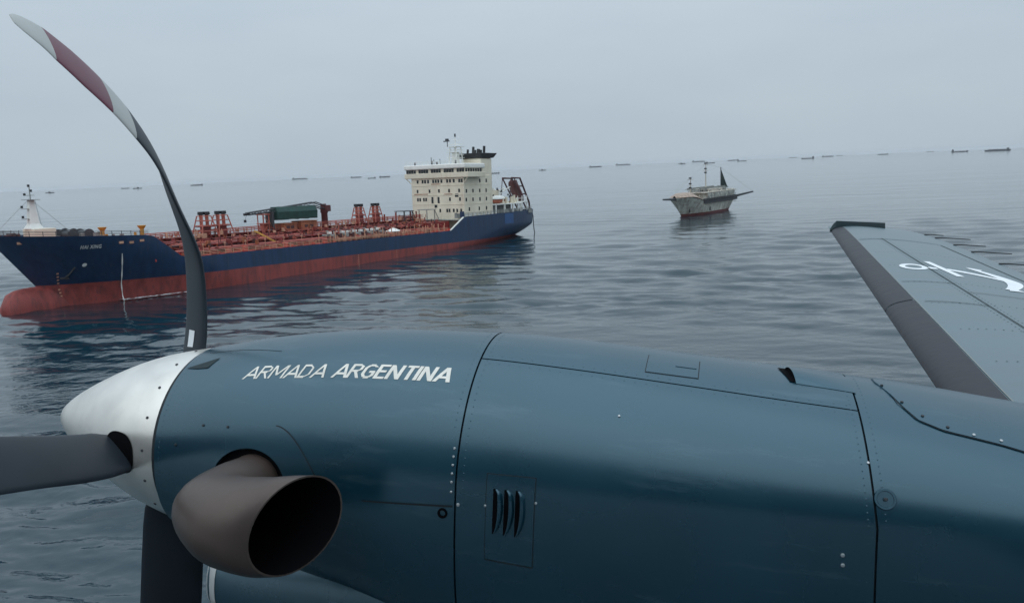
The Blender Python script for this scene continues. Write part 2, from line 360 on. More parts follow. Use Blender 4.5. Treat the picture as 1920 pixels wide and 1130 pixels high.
railing([(x, half(x, ztop(x)) - 0.2, ztop(x) - 0.05) for x in np.linspace(-62.5, -103.6, 12)], 'poop_railing', 'grey', 1.8, 1.0, 0.06)
# ship name and marks
def hull_text(body, x_left, zc, h, m, name, sgn=1):
    v, f, w, hh = text_mesh(body, offset=0.012, res=2, spacing=1.12); k = h / hh; mb = MB(); vs = []
    for px, py, _ in v:
        x = x_left - px * k * 0.70; z = zc + (py * k - h / 2); vs.append((x, half(x, z) + 0.05, z))
    mb.add(vs, f); build(name, mb, m, tk, fix=False)
hull_text('HAI XING', 44.6, 9.95, 0.66, 'white', 'ship_name')
def disc_on_hull(x, z, r_, m, name):
    mb = MB(); vs = [(x, half(x, z) + 0.06, z)] + [(x + r_ * math.cos(a), half(x + r_ * math.cos(a), z + r_ * math.sin(a)) + 0.06, z + r_ * math.sin(a)) for a in np.linspace(0, 2 * math.pi, 17)[:-1]]
    mb.add(vs, [(0, 1 + i, 1 + (i + 1) % 16) for i in range(16)]); build(name, mb, m, tk)
disc_on_hull(43.3, 6.6, 0.34, 'white', 'thruster_mark')
mb = MB()
for i in range(11):
    z = 5.2 - i * 0.62; x = 46.6 - 0.16 * i
    mb.add([(x + a, half(x + a, z + c) + 0.06, z + c) for a, c in ((-.14, -.14), (.14, -.14), (.14, .14), (-.14, .14))], [(0, 1, 2, 3)])
for xm in (-20.0, -33.5):
    for i in range(6):
        z = 2.8 - i * 0.55
        mb.add([(xm + a, half(xm, z) + 0.06, z + c) for a, c in ((-.13, -.12), (.13, -.12), (.13, .12), (-.13, .12))], [(0, 1, 2, 3)])
build('draught_marks', mb, 'rail', tk)['kind'] = 'stuff'
mb = MB(); vs = []
for z in np.linspace(6.9, 10.0, 8):
    for x in np.linspace(-82.3, -87.6, 8): vs.append((x, half(x, z) + 0.05, z))
mb.add(vs, [(i * 8 + j, i * 8 + j + 1, (i + 1) * 8 + j + 1, (i + 1) * 8 + j) for i in range(7) for j in range(7)])
build('paint_patch', mb, 'blue_patch', tk, label='lighter blue square paint patch')
# rubbing strake, hawse openings
for x, z in ((52.6, 11.2), (36.5, 10.3), (34.6, 10.5), (38.3, 10.4)): build('fairlead', MB().box((x, half(x, z) + 0.02, z), (0.8, 0.2, 0.42)), 'rail', tk)
mb = MB(); x = 41.5
mb.tube([(44.6, half(44.6, 6.2) + .15, 6.2), (45.1, half(45.1, 5.2) + .2, 5.0), (45.5, half(45.5, 4.2) + .25, 4.3)], 0.16, 6)
mb.tube([(44.9, half(45, 4.1) + .3, 4.2), (46.1, half(46, 4.1) + .3, 4.3)], 0.2, 6)
build('anchor', mb, 'grey_dark', tk)
# overboard discharge
mb = MB(); pts = []
for i in range(12):
    t = i / 11; z = 8.3 - 9.2 * t + 0.0; pts.append((38.0 - 1.6 * t, half(38.0 - 1.6 * t, max(0, z)) + 0.22 + 0.25 * t, z))
mb.tube(pts, [0.06 + 0.035 * (i % 3) for i in range(12)], 6); build('discharge_stream', mb, 'white', tk)
# foredeck: mast, mast house, windlasses, ventilators
mb = MB().lim(45.1, 48.9, -2.2, 2.2, 11.3, 13.4); build('mast_house', mb, 'cream', tk, bevel=0.08)
mb = MB(); mb.loft([[(47.9 + a * k, b * k, z) for a, b in ((-1, -1), (1, -1), (1, 1), (-1, 1))] for z, k in ((13.4, 1.25), (14.3, .78), (18.6, .42))])
fm = build('foremast', mb, 'white', tk, bevel=0.04)
mb = MB(); mb.tube([(47.9, 0, 18.6), (47.9, 0, 21.0)], 0.09, 6); mb.lim(46.9, 48.9, -1.4, 1.4, 18.55, 18.65); mb.tube([(47.9, -1.6, 19.4), (47.9, 1.6, 19.4)], 0.06, 5)
for z in (15.2, 17.0): mb.lim(48.2, 49.6, -.4, .4, z - .05, z + .05)
for z in np.arange(13.6, 18.4, 0.4): mb.tube([(46.8 + (z - 13.6) * .12, -.25, z), (46.8 + (z - 13.6) * .12, .25, z)], .03, 4)
mb.tube([(46.6, .3, 13.4), (47.3, .25, 18.5)], .04, 4); mb.tube([(46.6, -.3, 13.4), (47.3, -.25, 18.5)], .04, 4)
build('mast_fittings', mb, 'grey', tk)
for p in ((49.5, 0, 15.35), (49.5, 0, 17.15), (49.2, .9, 19.35), (48.0, 0, 20.9), (47.7, 0, 20.0)):
    build('mast_lamp', MB().tube([(p[0], p[1], p[2]), (p[0], p[1], p[2] + .42)], 0.22, 8), 'black', tk)
mb = MB(); mb.tube([(54.8, 0, 12.4), (47.9, 0, 19.0)], .03, 4); mb.tube([(40.5, 0, 11.4), (47.8, 0, 18.6)], .03, 4); build('mast_stay', mb, 'grey', tk)
for x, y in ((43.4, 3), (43.2, -3), (40.6, 3.2), (40.3, -3.2)):
    mb = MB(); mb.tube([(x, y - 1.6, 12.0), (x, y + 1.6, 12.0)], 0.72, 14); mb.tube([(x, y - 1.75, 12.0), (x, y - 1.6, 12.0)], 1.0, 14); mb.tube([(x, y + 1.6, 12.0), (x, y + 1.75, 12.0)], 1.0, 14)
    mb.lim(x - 1.2, x + .9, y - 2, y + 2, 11.0, 11.45); build('windlass', mb, 'grey_dark', tk, smooth=True)
for x, y in ((36.4, 1.5), (29.9, 4.0)):
    mb = MB(); zb = 11.0 if x > 32 else 6.4; mb.tube([(x, y, zb), (x, y, 12.4)], .38, 10); mb.tube([(x, y, 12.35), (x, y, 12.9)], [.45, .8], 10); mb.tube([(x, y, 12.9), (x, y, 13.0)], .82, 10)
    build('ventilator', mb, 'yellow', tk, smooth=True)
for x in np.arange(53.5, 49.4, -0.7): build('bow_fitting', MB().box((x, random.uniform(-2, 2), 12.3), (.5, .9, random.uniform(.5, 1.1))), 'pipe_dark', tk)
mb = MB()
for i in range(26):
    x = random.uniform(33.5, 45); y = random.uniform(-8, 8); h = random.uniform(.5, 1.5); mb.box((x, y, 11.0 + h / 2), (random.uniform(.3, 1.2), random.uniform(.3, 1.2), h))
build('mooring_gear', mb, 'grey', tk)['kind'] = 'stuff'
for i in range(8): x = random.uniform(33, 40); y = random.uniform(-6, 8); build('bollard', MB().tube([(x, y, 11.0), (x, y, 11.9)], .25, 8), 'yellow', tk)

# cargo deck: frames, pipe rack, catwalk
for i, x in enumerate(np.arange(24, -58, -6.3)):
    mb = MB(); mb.lim(x - .18, x + .18, -11.0, 11.0, 6.42, 6.95); build('deck_beam', mb, 'deck_red', tk)
for y, r_, z, m in ((8.2, .20, 7.3, 'pipe_red'), (7.3, .26, 7.4, 'pipe_pink'), (6.4, .2, 7.5, 'pipe_red'), (5.6, .3, 8.2, 'pipe_red'), (4.7, .22, 8.3, 'pipe_dark'), (3.9, .3, 8.5, 'pipe_pink'), (3.0, .25, 8.7, 'pipe_red'), (2.2, .3, 9.0, 'pipe_red'), (-2.2, .3, 9.5, 'pipe_red'), (-3.2, .3, 9.4, 'pipe_dark'), (-4.5, .3, 8.9, 'pipe_red'), (-6, .3, 8.4, 'pipe_pink')):
    mb = MB(); x0, x1 = random.uniform(22, 28), random.uniform(-56, -50)
    mb.tube([(x0, y, 6.5), (x0, y, z), (x1, y, z), (x1, y, 6.5)], r_, 8); build('cargo_pipe', mb, m, tk, smooth=True)
for x in np.arange(26, -57, -4.1):
    mb = MB(); y1 = 6.2
    for y in (-6.5, -3, 1.6, 3.4, y1): mb.tube([(x, y, 6.4), (x, y, 9.1 if abs(y) < 4 else 8.0)], .13, 5)
    mb.lim(x - .14, x + .14, -6.5, y1, 7.75, 7.98); mb.lim(x - .14, x + .14, -3.2, 3.6, 9.05, 9.25)
    build('pipe_support', mb, 'pipe_dark', tk)
mb = MB().lim(27.5, -57, -.95, .95, 9.75, 9.9)
for x in np.arange(27, -57, -4.1): mb.lim(x - .1, x + .1, -.8, .8, 9.25, 9.75)
build('catwalk', mb, 'pipe_red', tk)
railing([(x, .95, 9.9) for x in np.linspace(27.5, -57, 9)], 'catwalk_railing', 'pipe_pink', 1.9, 1.1, .06)
railing([(x, -.95, 9.9) for x in np.linspace(27.5, -57, 9)], 'catwalk_railing', 'pipe_pink', 1.9, 1.1, .06)
# dark pump and valve masses along the rack
mb = MB()
for i in range(230):
    x = random.choice([random.uniform(-56, 26), random.gauss(6, 5), random.gauss(-24, 9)]); x = min(26, max(-56, x)); y = random.uniform(-5, 6.6); h = random.uniform(.4, 2.4)
    mb.box((x, y, 6.4 + h / 2), (random.uniform(.25, 1.1), random.uniform(.25, 1.1), h), random.uniform(0, 1.5))
build('valve_gear', mb, 'pipe_dark', tk)['kind'] = 'stuff'
mb = MB()
for i in range(170):
    x = random.uniform(-56, 26); y = random.uniform(-4, 8.5); z = random.uniform(6.5, 9.2); L = random.uniform(.6, 3.0)
    d = random.choice(((1, 0, 0), (0, 1, 0), (0, 0, 1), (0.3, 0.5, .8)))
    mb.tube([(x, y, z), (x + d[0] * L, min(9, y + d[1] * L), min(10.2, z + d[2] * L))], random.uniform(.06, .16), 5)
build('branch_piping', mb, 'pipe_pink', tk)['kind'] = 'stuff'
for nm_, mt_, cnt, zlo, zhi, ylo, yhi in (('small_piping', 'pipe_red', 260, 6.5, 10.6, -5, 9.0), ('dark_pipe_gear', 'pipe_dark', 320, 6.4, 9.8, -4, 7.4), ('orange_fittings', 'orange', 120, 6.4, 10.2, -3, 10.5), ('pale_fittings', 'rail', 110, 8.6, 11.2, -3, 4)):  # random clutter among the pipes in red, dark, orange and pale paint
    mb = MB()
    for i in range(cnt):
        x = random.uniform(-57, 26); y = random.uniform(ylo, yhi); z = random.uniform(zlo, zhi - .8); L = random.uniform(.5, 2.2)
        d = random.choice(((1, 0, 0), (0, 1, 0), (0, 0, 1), (0, 0, 1), (.5, .2, .8)))
        if random.random() < .4: mb.box((x, y, z), (random.uniform(.25, .9), random.uniform(.25, .9), random.uniform(.3, 1.0)), random.uniform(0, 1.5))
        else: mb.tube([(x, y, z), (x + d[0] * L, y + d[1] * L * .6, min(zhi, z + d[2] * L))], random.uniform(.07, .18), 5)
    build(nm_, mb, mt_, tk)['kind'] = 'stuff'
for i, x in enumerate(np.arange(22, -54, -3.7)):
    y = 9.6 + 0.5 * (i % 2); h = random.uniform(.7, 1.2)
    mb = MB(); mb.tube([(x, y, 6.35), (x, y, 6.35 + h)], .62, 12); mb.tube([(x, y, 6.35 + h), (x, y, 6.5 + h)], .75, 12)
    t_ = build('tank_hatch', mb, ('deck_red', 'pipe_red', 'pipe_pink')[i % 3], tk, smooth=True)
for i, x in enumerate(np.arange(20, -55, -5.1)):
    mb = MB(); y = 8.9; mb.tube([(x, y, 6.3), (x, y, 8.3)], .09, 6); mb.tube([(x, y, 8.3), (x, y, 8.7)], .22, 8); build('vent_valve', mb, 'rail', tk)
# tank vent towers
def vent_tower(x, y, z0, z1, w):
    mb = MB()
    for a, b in ((-1, -1), (1, -1), (1, 1), (-1, 1)): mb.tube([(x + a * w, y + b * w, z0), (x + a * w * .52, y + b * w * .52, z1)], .14, 6)
    for t in (.3, .55, .78, 1.0):
        k = lerp(w, w * .52, t); z = lerp(z0, z1, t); P = [(x + a * k, y + b * k, z) for a, b in ((-1, -1), (1, -1), (1, 1), (-1, 1), (-1, -1))]; mb.tube(P, .1, 5)
    mb.tube([(x - .5, y + .3, z0 - 3), (x - .5, y + .3, z1 + .2)], .36, 10); mb.tube([(x + .6, y - .2, z0 - 3), (x + .6, y - .2, z1 + .2)], .36, 10)
    b_ = build('vent_tower', mb, 'pipe_pink', tk, smooth=True)
    for dx, dy in ((-.55, .3), (.6, -.2)): build('vent_cap', MB().tube([(x + dx, y + dy, z1 + .2), (x + dx, y + dy, z1 + .3), (x + dx, y + dy, z1 + .95)], [.36, .66, .62], 10), 'black', b_, smooth=True)
    mb = MB(); mb.lim(x - w * .7, x + w * .7, y - w * .7, y + w * .7, lerp(z0, z1, .5) - .08, lerp(z0, z1, .5) + .08); mb.box((x, y + .3, z0 + 1.4), (1.5, 1.2, 2.4)); build('tower_platform', mb, 'pipe_red', b_)
for x in (13.6, 9.5): vent_tower(x, .3, 9.4, 14.0, 2.0)
for x in (-32.2, -38.3): vent_tower(x, .3, 9.8, 14.0, 1.6)
# hose crane with covered jib
crane = build('crane_pedestal', MB().tube([(-20.6, 0, 6.4), (-20.6, 0, 13.0), (-20.6, 0, 13.4), (-20.4, 0, 15.4)], [.9, .8, 1.0, .7], 14), 'maroon', tk, smooth=True)
build('crane_cab', MB().box((-20.9, .8, 14.3), (1.4, 1.3, 1.6)), 'maroon', tk, bevel=.1)
mb = MB(); n = 12
for a, b in ((-.5, .45), (.5, .45), (-.5, -.45), (.5, -.45)): mb.tube([(-20.2, a * 1.6, 14.6 + b), (-17.4, a * 1.6, 15.5 + b), (2.4, a, 13.9 + b * .5)], .14, 6)
for i in range(n):
    t = i / n; x = lerp(-17.4, 2.0, t); z = lerp(15.5, 13.9, t); x2 = lerp(-17.4, 2.0, t + 1 / n)
    mb.tube([(x, .6, z - .4), (x2, .6, z + .3)], .07, 5); mb.tube([(x, -.6, z + .3), (x2, -.6, z - .4)], .07, 5)
build('crane_jib', mb, 'grey_dark', tk)
mb = MB(); rg = []
for i in range(13):
    t = i / 12; x = lerp(-5.0, -17.0, t); sag = .18 * math.sin(i * 1.9)
    rg.append([(x, y, z) for y, z in ((1.5, 12.2 + sag), (1.7, 14.0), (.9, 15.2 + sag * .5), (-.9, 15.2), (-1.7, 14.0), (-1.5, 12.2 - sag))])
mb.loft(rg); build('green_cover', mb, 'green', tk)
build('crane_hook', MB().tube([(3.0, 0, 12.0), (3.0, 0, 12.6)], .3, 8).tube([(2.4, 0, 13.8), (3.0, 0, 12.6)], .04, 4).tube([(1.8, 0, 14), (3.2, 0, 13.8)], .3, 8), 'black', tk)
mb = MB(); mb.lim(-1.0, -3.0, -1.3, 1.3, 13.5, 13.75); mb.lim(-1.0, -3.0, -1.3, 1.3, 11.4, 11.6)
for a, b in ((-1.2, -1), (-1.2, 1), (-2.8, -1), (-2.8, 1)): mb.tube([(a, b, 9.6), (a, b, 13.5)], .14, 6)
mb.tube([(-1.2, 1, 9.7), (-2.8, 1, 11.5), (-1.2, 1, 13.4)], .09, 5); mb.box((-2.0, 0, 10.5), (1.2, 1.2, 1.8))
for a in (-.9, .9): mb.tube([(-1.4, a, 6.4), (-1.4, a, 10)], .2, 6); mb.tube([(-2.6, a, 6.4), (-2.6, a, 10)], .2, 6)
build('jib_rest', mb, 'pipe_pink', tk)
build('jib_rest_head', MB().lim(-3.6, -4.1, -1.3, 1.3, 10.0, 14.2), 'grey_dark', tk)
for x0, x1, z1 in ((-6.3, -10.0, 11.1), (-11.4, -16.3, 11.4)):
    mb = MB(); mb.lim(x0, x1, -1.6, 2.0, 9.6, z1); mb.lim(x0 + .2, x1 - .2, -1.8, 2.2, z1, z1 + .2); o = build('deck_house', mb, 'orange', tk, bevel=.08)
    for k in range(2): build('house_window', MB().lim(lerp(x0, x1, .3 + .35 * k) - .5, lerp(x0, x1, .3 + .35 * k) + .5, 2.0, 2.06, 10.0, 10.7), 'pipe_dark', o)
mb = MB()
for x in (-6.6, -9.8, -13, -16.5):
    for y in (-1.4, 1.8): mb.tube([(x, y, 6.4), (x, y, 9.6)], .16, 6)
mb.tube([(-9, 3.0, 9.8), (-11.6, 5.5, 6.4)], .1, 5); mb.tube([(-12, 3, 9.8), (-15.2, 5.5, 6.4)], .1, 5); mb.lim(-5.8, -17.6, -2.2, 3.0, 9.4, 9.6)
build('house_platform', mb, 'pipe_pink', tk)
mb = MB()
for k in (0, .5): mb.tube([(3.6 + k, 4.4, 10.2), (-.6 + k, 8.4, 6.6)], .1, 5)
for i in range(12): t = i / 11; mb.tube([(lerp(3.6, -.6, t), lerp(4.4, 8.4, t), lerp(10.2, 6.6, t)), (lerp(4.1, -.1, t), lerp(4.4, 8.4, t), lerp(10.2, 6.6, t))], .06, 4)
build('deck_ladder', mb, 'yellow', tk)
# cargo manifold along the port side amidships
for i in range(9):
    x = -14.5 - i * 2.05
    mb = MB(); mb.tube([(x, 3, 7.9), (x, 9.9, 7.9)], .3, 10); mb.tube([(x, 9.9, 7.9), (x, 10.15, 7.9)], .5, 10); mb.tube([(x, 7.5, 7.9), (x, 7.5, 9.0)], .16, 6); mb.tube([(x, 7.5, 8.95), (x, 7.5, 9.1)], .42, 8)
    o = build('manifold_pipe', mb, ('grey', 'pipe_dark')[i % 2], tk, smooth=True)
    build('manifold_valve', MB().box((x, 8.3, 8.55), (.9, .8, .5)), 'white', o, bevel=.05)
mb = MB()
for x in np.arange(-14, -33.5, -3.2): mb.tube([(x, 10.9, 6.3), (x, 10.9, 9.0)], .13, 6)
mb.lim(-13.6, -33, 10.3, 11.2, 6.9, 7.1); build('drip_tray', mb, 'rail', tk)
build('drip_tray_bottom', MB().lim(-13.6, -33, 8.6, 10.3, 6.5, 6.9), 'black', tk)
mb = MB()
for i in range(60):
    x = random.uniform(-12.5, -50); L = random.uniform(.7, 1.9); y = random.uniform(9.0, 11.3); mb.tube([(x, y, 6.4), (x + random.uniform(-.5, .5), y, 6.4 + L)], random.uniform(.06, .14), 5)
for i in range(40):
    x = random.uniform(-44, -56); L = random.uniform(.7, 2.6); y = random.uniform(4.0, 11.0); mb.tube([(x, y, 6.4), (x + random.uniform(-.4, .4), y, 6.4 + L)], random.uniform(.08, .16), 5)
build('deck_fittings', mb, 'rail', tk)['kind'] = 'stuff'
mb = MB(); mb.loft([[(-36 + 2.3 * k * math.cos(a), 8.8 + 1.8 * k * math.sin(a), z) for a in np.linspace(0, 2 * math.pi, 9)[:-1]] for z, k in ((7.6, 1), (7.8, .9), (8.5, .08))])
build('canvas_awning', mb, 'white', tk)
for x in (-48.3, -58.0):
    mb = MB(); w = 3.4
    for a in (0, w):
        for y in (-1.5, 1.5): mb.tube([(x - a, y, 9), (x - a, y, 12.2)], .14, 6)
    mb.lim(x + .4, x - w - .4, -1.9, 1.9, 12.2, 12.4); mb.tube([(x - w, 1.5, 12.3), (x - w - 1.8, 1.5, 9.4)], .12, 5); build('hose_rack', mb, 'grey_dark' if x > -50 else 'grey', tk)
for x in (-41.5, -46, -47.5, -52, -54.5, -56): build('vent_post', MB().tube([(x, .5, 8.5), (x, .5, random.uniform(10.8, 12.2))], .22, 8), 'pipe_red', tk)
build('pump_house', MB().lim(-52, -61.5, -7.5, 7.0, 6.4, 8.9), 'pipe_red', tk, bevel=.1)

# accommodation block
XF, XA = -64.8, -78.0
sup = build('accommodation_block', MB().lim(XF, XA, -10.2, 10.2, 6.3, 21.9), 'cream', tk, bevel=.12)
def win(x, y, z, w, h, face, parent, m='glass'):
    mb = MB()
    if face == 'x': mb.lim(x - .08, x + .05, y - w / 2, y + w / 2, z - h / 2, z + h / 2)
    else: mb.lim(x - w / 2, x + w / 2, y - .08, y + .05, z - h / 2, z + h / 2)
    return build('window', mb, m, parent)
frame_pts = []
for z, ys in ((20.45, (-7.6, -5.6, -4.6, -3.4, -1.4, -.4, .6, 1.8, 4.0, 5.1, 6.5, 8.6, 9.5)), (17.6, (-7.8, -3.0, .7, 4.6, 8.4)), (15.1, (-7.8, -6.9, -5.4, -4.5, 4.8, 8.6)), (11.8, (.9, 3.6, 4.5, 6.1, 7.4, 8.9))):
    for y in ys: win(XF, y, z, .62 if z < 20 else .7, 1.0, 'x', sup); frame_pts.append((y, z))
for y, z, w, h in ((-2.0, 14.9, .75, 1.9), (.4, 14.9, .75, 1.9), (-.75, 13.1, 1.0, .9), (7.4, 16.2, 1.3, .9)): win(XF, y, z, w, h, 'x', sup)
for z, xs in ((20.3, (-72.5, -75.7)), (17.4, (-65.9, -69.0, -72.3, -75.5)), (14.9, (-65.7, -68.9, -72.3, -75.5)), (12.1, (-67.0, -71.8, -75.4))):
    for x in xs: win(x, 10.2, z, .6, 1.05, 'y', sup)
mb = MB()
for z in (19.2, 16.4, 13.6): mb.lim(XF - .02, XF + .1, -10.15, 10.15, z - .07, z + .07); mb.lim(XF, XA, 10.2, 10.28, z - .07, z + .07)
build('deck_edge', mb, 'cream', sup)
mb = MB()
for y, z, w in ((-6.5, 16.7, 5.5), (2.4, 16.4, .4), (4.3, 16.6, 3.0), (-.4, 19.6, 3.6)): mb.lim(XF + .02, XF + .07, y - w / 2, y + w / 2, z - .1, z + .1)
build('wall_pipe', mb, 'orange', sup)
# navigating bridge
mb = MB(); mb.lim(XF + .6, -72.6, -12.4, 12.4, 21.4, 22.9); br = build('bridge_wing_deck', mb, 'cream', tk, bevel=.12)
build('wheelhouse', MB().lim(XF + .35, -73.4, -11.8, 10.8, 22.9, 24.0), 'cream', tk)
build('bridge_roof', MB().lim(XF + .9, -73.8, -12.3, 11.4, 24.0, 25.4), 'white', tk, bevel=.3)
for i in range(23):
    y = -11.2 + i * 0.985
    if i % 5 == 4: continue
    build('bridge_window', MB().lim(XF + .38, XF + .47, y - .40, y + .40, 22.95, 23.95), 'glass', br)
for i in range(7): x = XF - .6 - i * 1.15; build('bridge_window', MB().lim(x - .42, x + .42, 10.8, 10.88, 22.95, 23.95), 'glass', br)
mb = MB()
for y in (-11.9, 11.9): mb.tube([(XF + .3, y, 21.4), (XF - .2, y * .84, 19.6)], .14, 5)
build('wing_brace', mb, 'cream', br)
# wheelhouse roof gear
railing([(XF + .4, y, 25.4) for y in np.linspace(-11.8, 10.8, 6)], 'roof_railing', 'white', 1.6, 1.0, .04)
mb = MB()
for a, b in ((-1.5, -1.5), (1.5, -1.5), (1.5, 1.5), (-1.5, 1.5)): mb.tube([(-70 + a, 3.4 + b, 25.4), (-70 + a * .75, 3.4 + b * .75, 30.4)], .16, 6)
for z in (27.2, 28.8, 30.4):
    mb.lim(-71.9, -68.1, 1.5, 5.3, z, z + .12)
    mb.tube([(-71.6, 1.5, z + .8), (-68.3, 1.5, z + .8), (-68.3, 5.3, z + .8), (-71.6, 5.3, z + .8), (-71.6, 1.5, z + .8)], .05, 4)
mb.lim(-70.8, -69.2, 2.6, 4.2, 25.4, 28.8); mb.tube([(-70, 3.4, 30.4), (-70, 3.4, 34.2)], .14, 6); mb.tube([(-70, 2.2, 32.6), (-70, 5.2, 32.2)], .07, 5); mb.tube([(-70, 4.0, 33.6), (-71, 6.2, 32.2)], .03, 4)
rm = build('radar_mast', mb, 'white', tk)
build('radar_scanner', MB().lim(-68.4, -68.1, .4, 2.6, 32.0, 32.3).tube([(-68.6, 1.5, 30.5), (-68.6, 1.5, 32)], .12, 6).box((-68.5, 1.5, 32.6), (.7, .8, .6)), 'grey_dark', rm)
build('masthead_light', MB().tube([(-70, 3.4, 33.4), (-70, 3.4, 34.3)], .24, 8), 'grey_dark', rm)
mb = MB()
for y, h in ((-9.8, .9), (-3.2, 2.2), (-3.0, 1.2), (-2.2, 1.5), (-1.0, .8), (.2, 1.6), (6.2, 1.1)): mb.tube([(-66.4, y, 25.4), (-66.4, y, 25.4 + h)], .1 if h > 1.3 else .28, 6)
build('roof_antenna', mb, 'grey_dark', tk)['kind'] = 'stuff'
# funnel
fun = build('funnel', MB().lim(-73.5, -79.4, 2.6, 9.9, 10, 27.0), 'cream', tk, bevel=.5)
mb = MB(); mb.loft([[(x, y, z) for x, y in ((x0, y0), (x1, y0), (x1, y1), (x0, y1))] for z, x0, x1, y0, y1 in ((27.0, -79.3, -73.7, 2.7, 9.8), (27.1, -79.8, -73.2, 2.2, 10.3), (28.5, -81.4, -73.0, 2.0, 10.5))])
build('funnel_top', mb, 'black', fun, bevel=.1)
mb = MB()
for x, y, h, r_ in ((-75, 4, 1.2, .35), (-76.2, 5.2, 2.0, .4), (-77, 6.5, 1.3, .5), (-78.5, 7.6, 2.2, .42), (-79.4, 5.5, 1.1, .5), (-74.6, 7, .9, .5)): mb.tube([(x, y, 28.4), (x - .25, y, 28.5 + h)], r_, 10)
build('exhaust_pipe', mb, 'black', fun, smooth=True)
# after deck: boat platform, rescue boat, davits, mooring deck
mb = MB(); mb.lim(XA, -96, -9.5, 9.5, 12.75, 13.05); plat = build('boat_deck', mb, 'white', tk)
for x in (-81.5, -86.2, -90.8, -95.2):
    for y in (9.2, -9.2): build('deck_pillar', MB().lim(x - .25, x + .25, y - .2, y + .2, 9.5, 12.75), 'white', plat)
build('after_house', MB().lim(-80, -93.5, -6.5, 6.5, 9.5, 12.75), 'grey', tk)
mb = MB()
for i in range(40):
    x = random.uniform(-63, -102); y = random.uniform(7.2, 9.6); h = random.uniform(.7, 1.7); mb.box((x, y, 9.6 + h / 2), (random.uniform(.3, 1.4), .7, h))
build('mooring_fittings', mb, 'grey', tk)['kind'] = 'stuff'
build('boat_deck_house', MB().lim(-80.5, -90, -6, 5.0, 13.05, 17.4), 'cream', tk, bevel=.1)
for x in (-82.5, -87.8): build('boat_davit', MB().tube([(x, 5.6, 13), (x, 6.2, 16.9), (x, 8.0, 17.8), (x, 8.6, 17.2)], .2, 6), 'white', tk)
for p, r_ in ((((-80.2, 4, 15), (-80.2, 4, 18.8)), .3), (((-84.6, 2, 16), (-84.6, 2, 18.2)), .45)): build('deck_vent', MB().tube(p, r_, 8), 'white', tk)
build('provision_crane', MB().tube([(-89.4, 5, 13), (-89.4, 5, 16), (-92.4, 7.2, 18.2)], .16, 6), 'white', tk)
mb = MB()
for i in range(26): x = random.uniform(-79, -95); y = random.uniform(4.5, 8.8); h = random.uniform(.5, 2.6); mb.box((x, y, 13.05 + h / 2), (random.uniform(.2, .8), random.uniform(.2, .8), h))
build('deck_gear', mb, 'cream', tk)['kind'] = 'stuff'
mb = MB()
for i in range(14): x = random.uniform(-79, -93); y = random.uniform(3.5, 8.5); z = random.uniform(15, 18.2); mb.box((x, y, z), (.5, .4, random.uniform(.4, .8)), taper=.6)
build('dark_deck_gear', mb, 'grey_dark', tk)['kind'] = 'stuff'
# launching ramp at the stern
mb = MB()
for y in (3.4, 7.0): mb.tube([(-93.6, y, 21.0), (-98.4, y, 20.9), (-103.4, y, 13.0), (-103.9, y, 10.0)], .3, 6)
for t in (0, .33, .66, 1.0): x, z = lerp(-98.4, -103.4, t), lerp(20.9, 13.0, t); mb.tube([(x, 3.4, z), (x, 7.0, z)], .2, 6)
for y in (3.4, 7.0): mb.tube([(-93.6, y, 21.0), (-96.8, y, 17.0)], .24, 6); mb.tube([(-96.8, y, 17), (-102.4, y, 10)], .26, 6); mb.tube([(-92.2, y, 13), (-93.6, y, 21)], .12, 6)
mb.tube([(-95.2, 7.0, 21), (-95.8, 7.0, 19)], .16, 6)
build('boat_ramp', mb, 'pipe_dark', tk)
mb = MB(); mb.lim(-94, -100, 3.0, 8.8, 13.05, 13.4)
for x in (-94.5, -97, -99.8): mb.tube([(x, 8.5, 9.8), (x, 8.5, 13.1)], .22, 6); mb.tube([(x, 8.5, 13.2), (x - .2, 8.5, 15.2)], .12, 5)
mb.tube([(-93, 8.5, 14.4), (-100, 8.5, 14.3)], .09, 5); build('stern_gallery', mb, 'white', tk)
mb = MB(); mb.tube([(-103.9, 7.6, 10.8), (-104.8, 7.6, 8.2), (-104.9, 7.6, 5.6), (-105.4, 7.5, 3.4), (-106.6, 7.3, 1.2), (-108.6, 7.0, -1.2), (-110, 6.8, 0.4)], .14, 6)
build('trailing_rope', mb, 'rope', tk)
mb = MB()
for x in np.arange(-63.5, -78, -2.1): mb.box((x, half(x, 10) - .35, 10.45), (1.2, .3, .55))
build('bulwark_fittings', mb, 'white', tk)['kind'] = 'stuff'
mb = MB(); mb.lim(-62.3, -62.0, 10.6, 11.95, 9.9, 11.6); build('bulwark_end', mb, 'navy_hull', tk)

# lifeboats rest on the ship: things of their own
def T(x, y, z): return TMW @ Vector((x, y, z))
lb = thing('lifeboat', 'maroon enclosed lifeboat hanging bow down on the ramp at the tanker stern', 'lifeboat', 'boats carried by the tanker')
ax_ = (Vector((-102.3, 5.2, 12.9)) - Vector((-97.0, 5.2, 20.2))).normalized(); sd = Vector((0, 1, 0)); up_ = ax_.cross(sd)
if up_.z < 0: up_ = -up_
rot = Matrix((ax_, sd, up_)).transposed().to_4x4(); rot.translation = Vector((-98.6, 5.2, 16.6))
lb.matrix_world = TMW @ rot
mb = MB(); rg = []
for i in range(13):
    t = i / 12; x = lerp(-4.7, 4.7, t); k = ((1 - abs(2 * t - 1) ** 3.0) ** .5 * .92 + .08) * 1.15
    rg.append([(x, 1.65 * k * math.sin(a), (1.3 if math.cos(a) > 0 else 1.25) * k * math.cos(a)) for a in np.linspace(0, 2 * math.pi, 17)[:-1]])
mb.loft(rg); build('hull', mb, 'maroon', lb, smooth=True)
build('coxswain_cupola', MB().box((-2.6, 0, 1.55), (1.7, 1.5, .9), taper=.75), 'maroon', lb, bevel=.1)
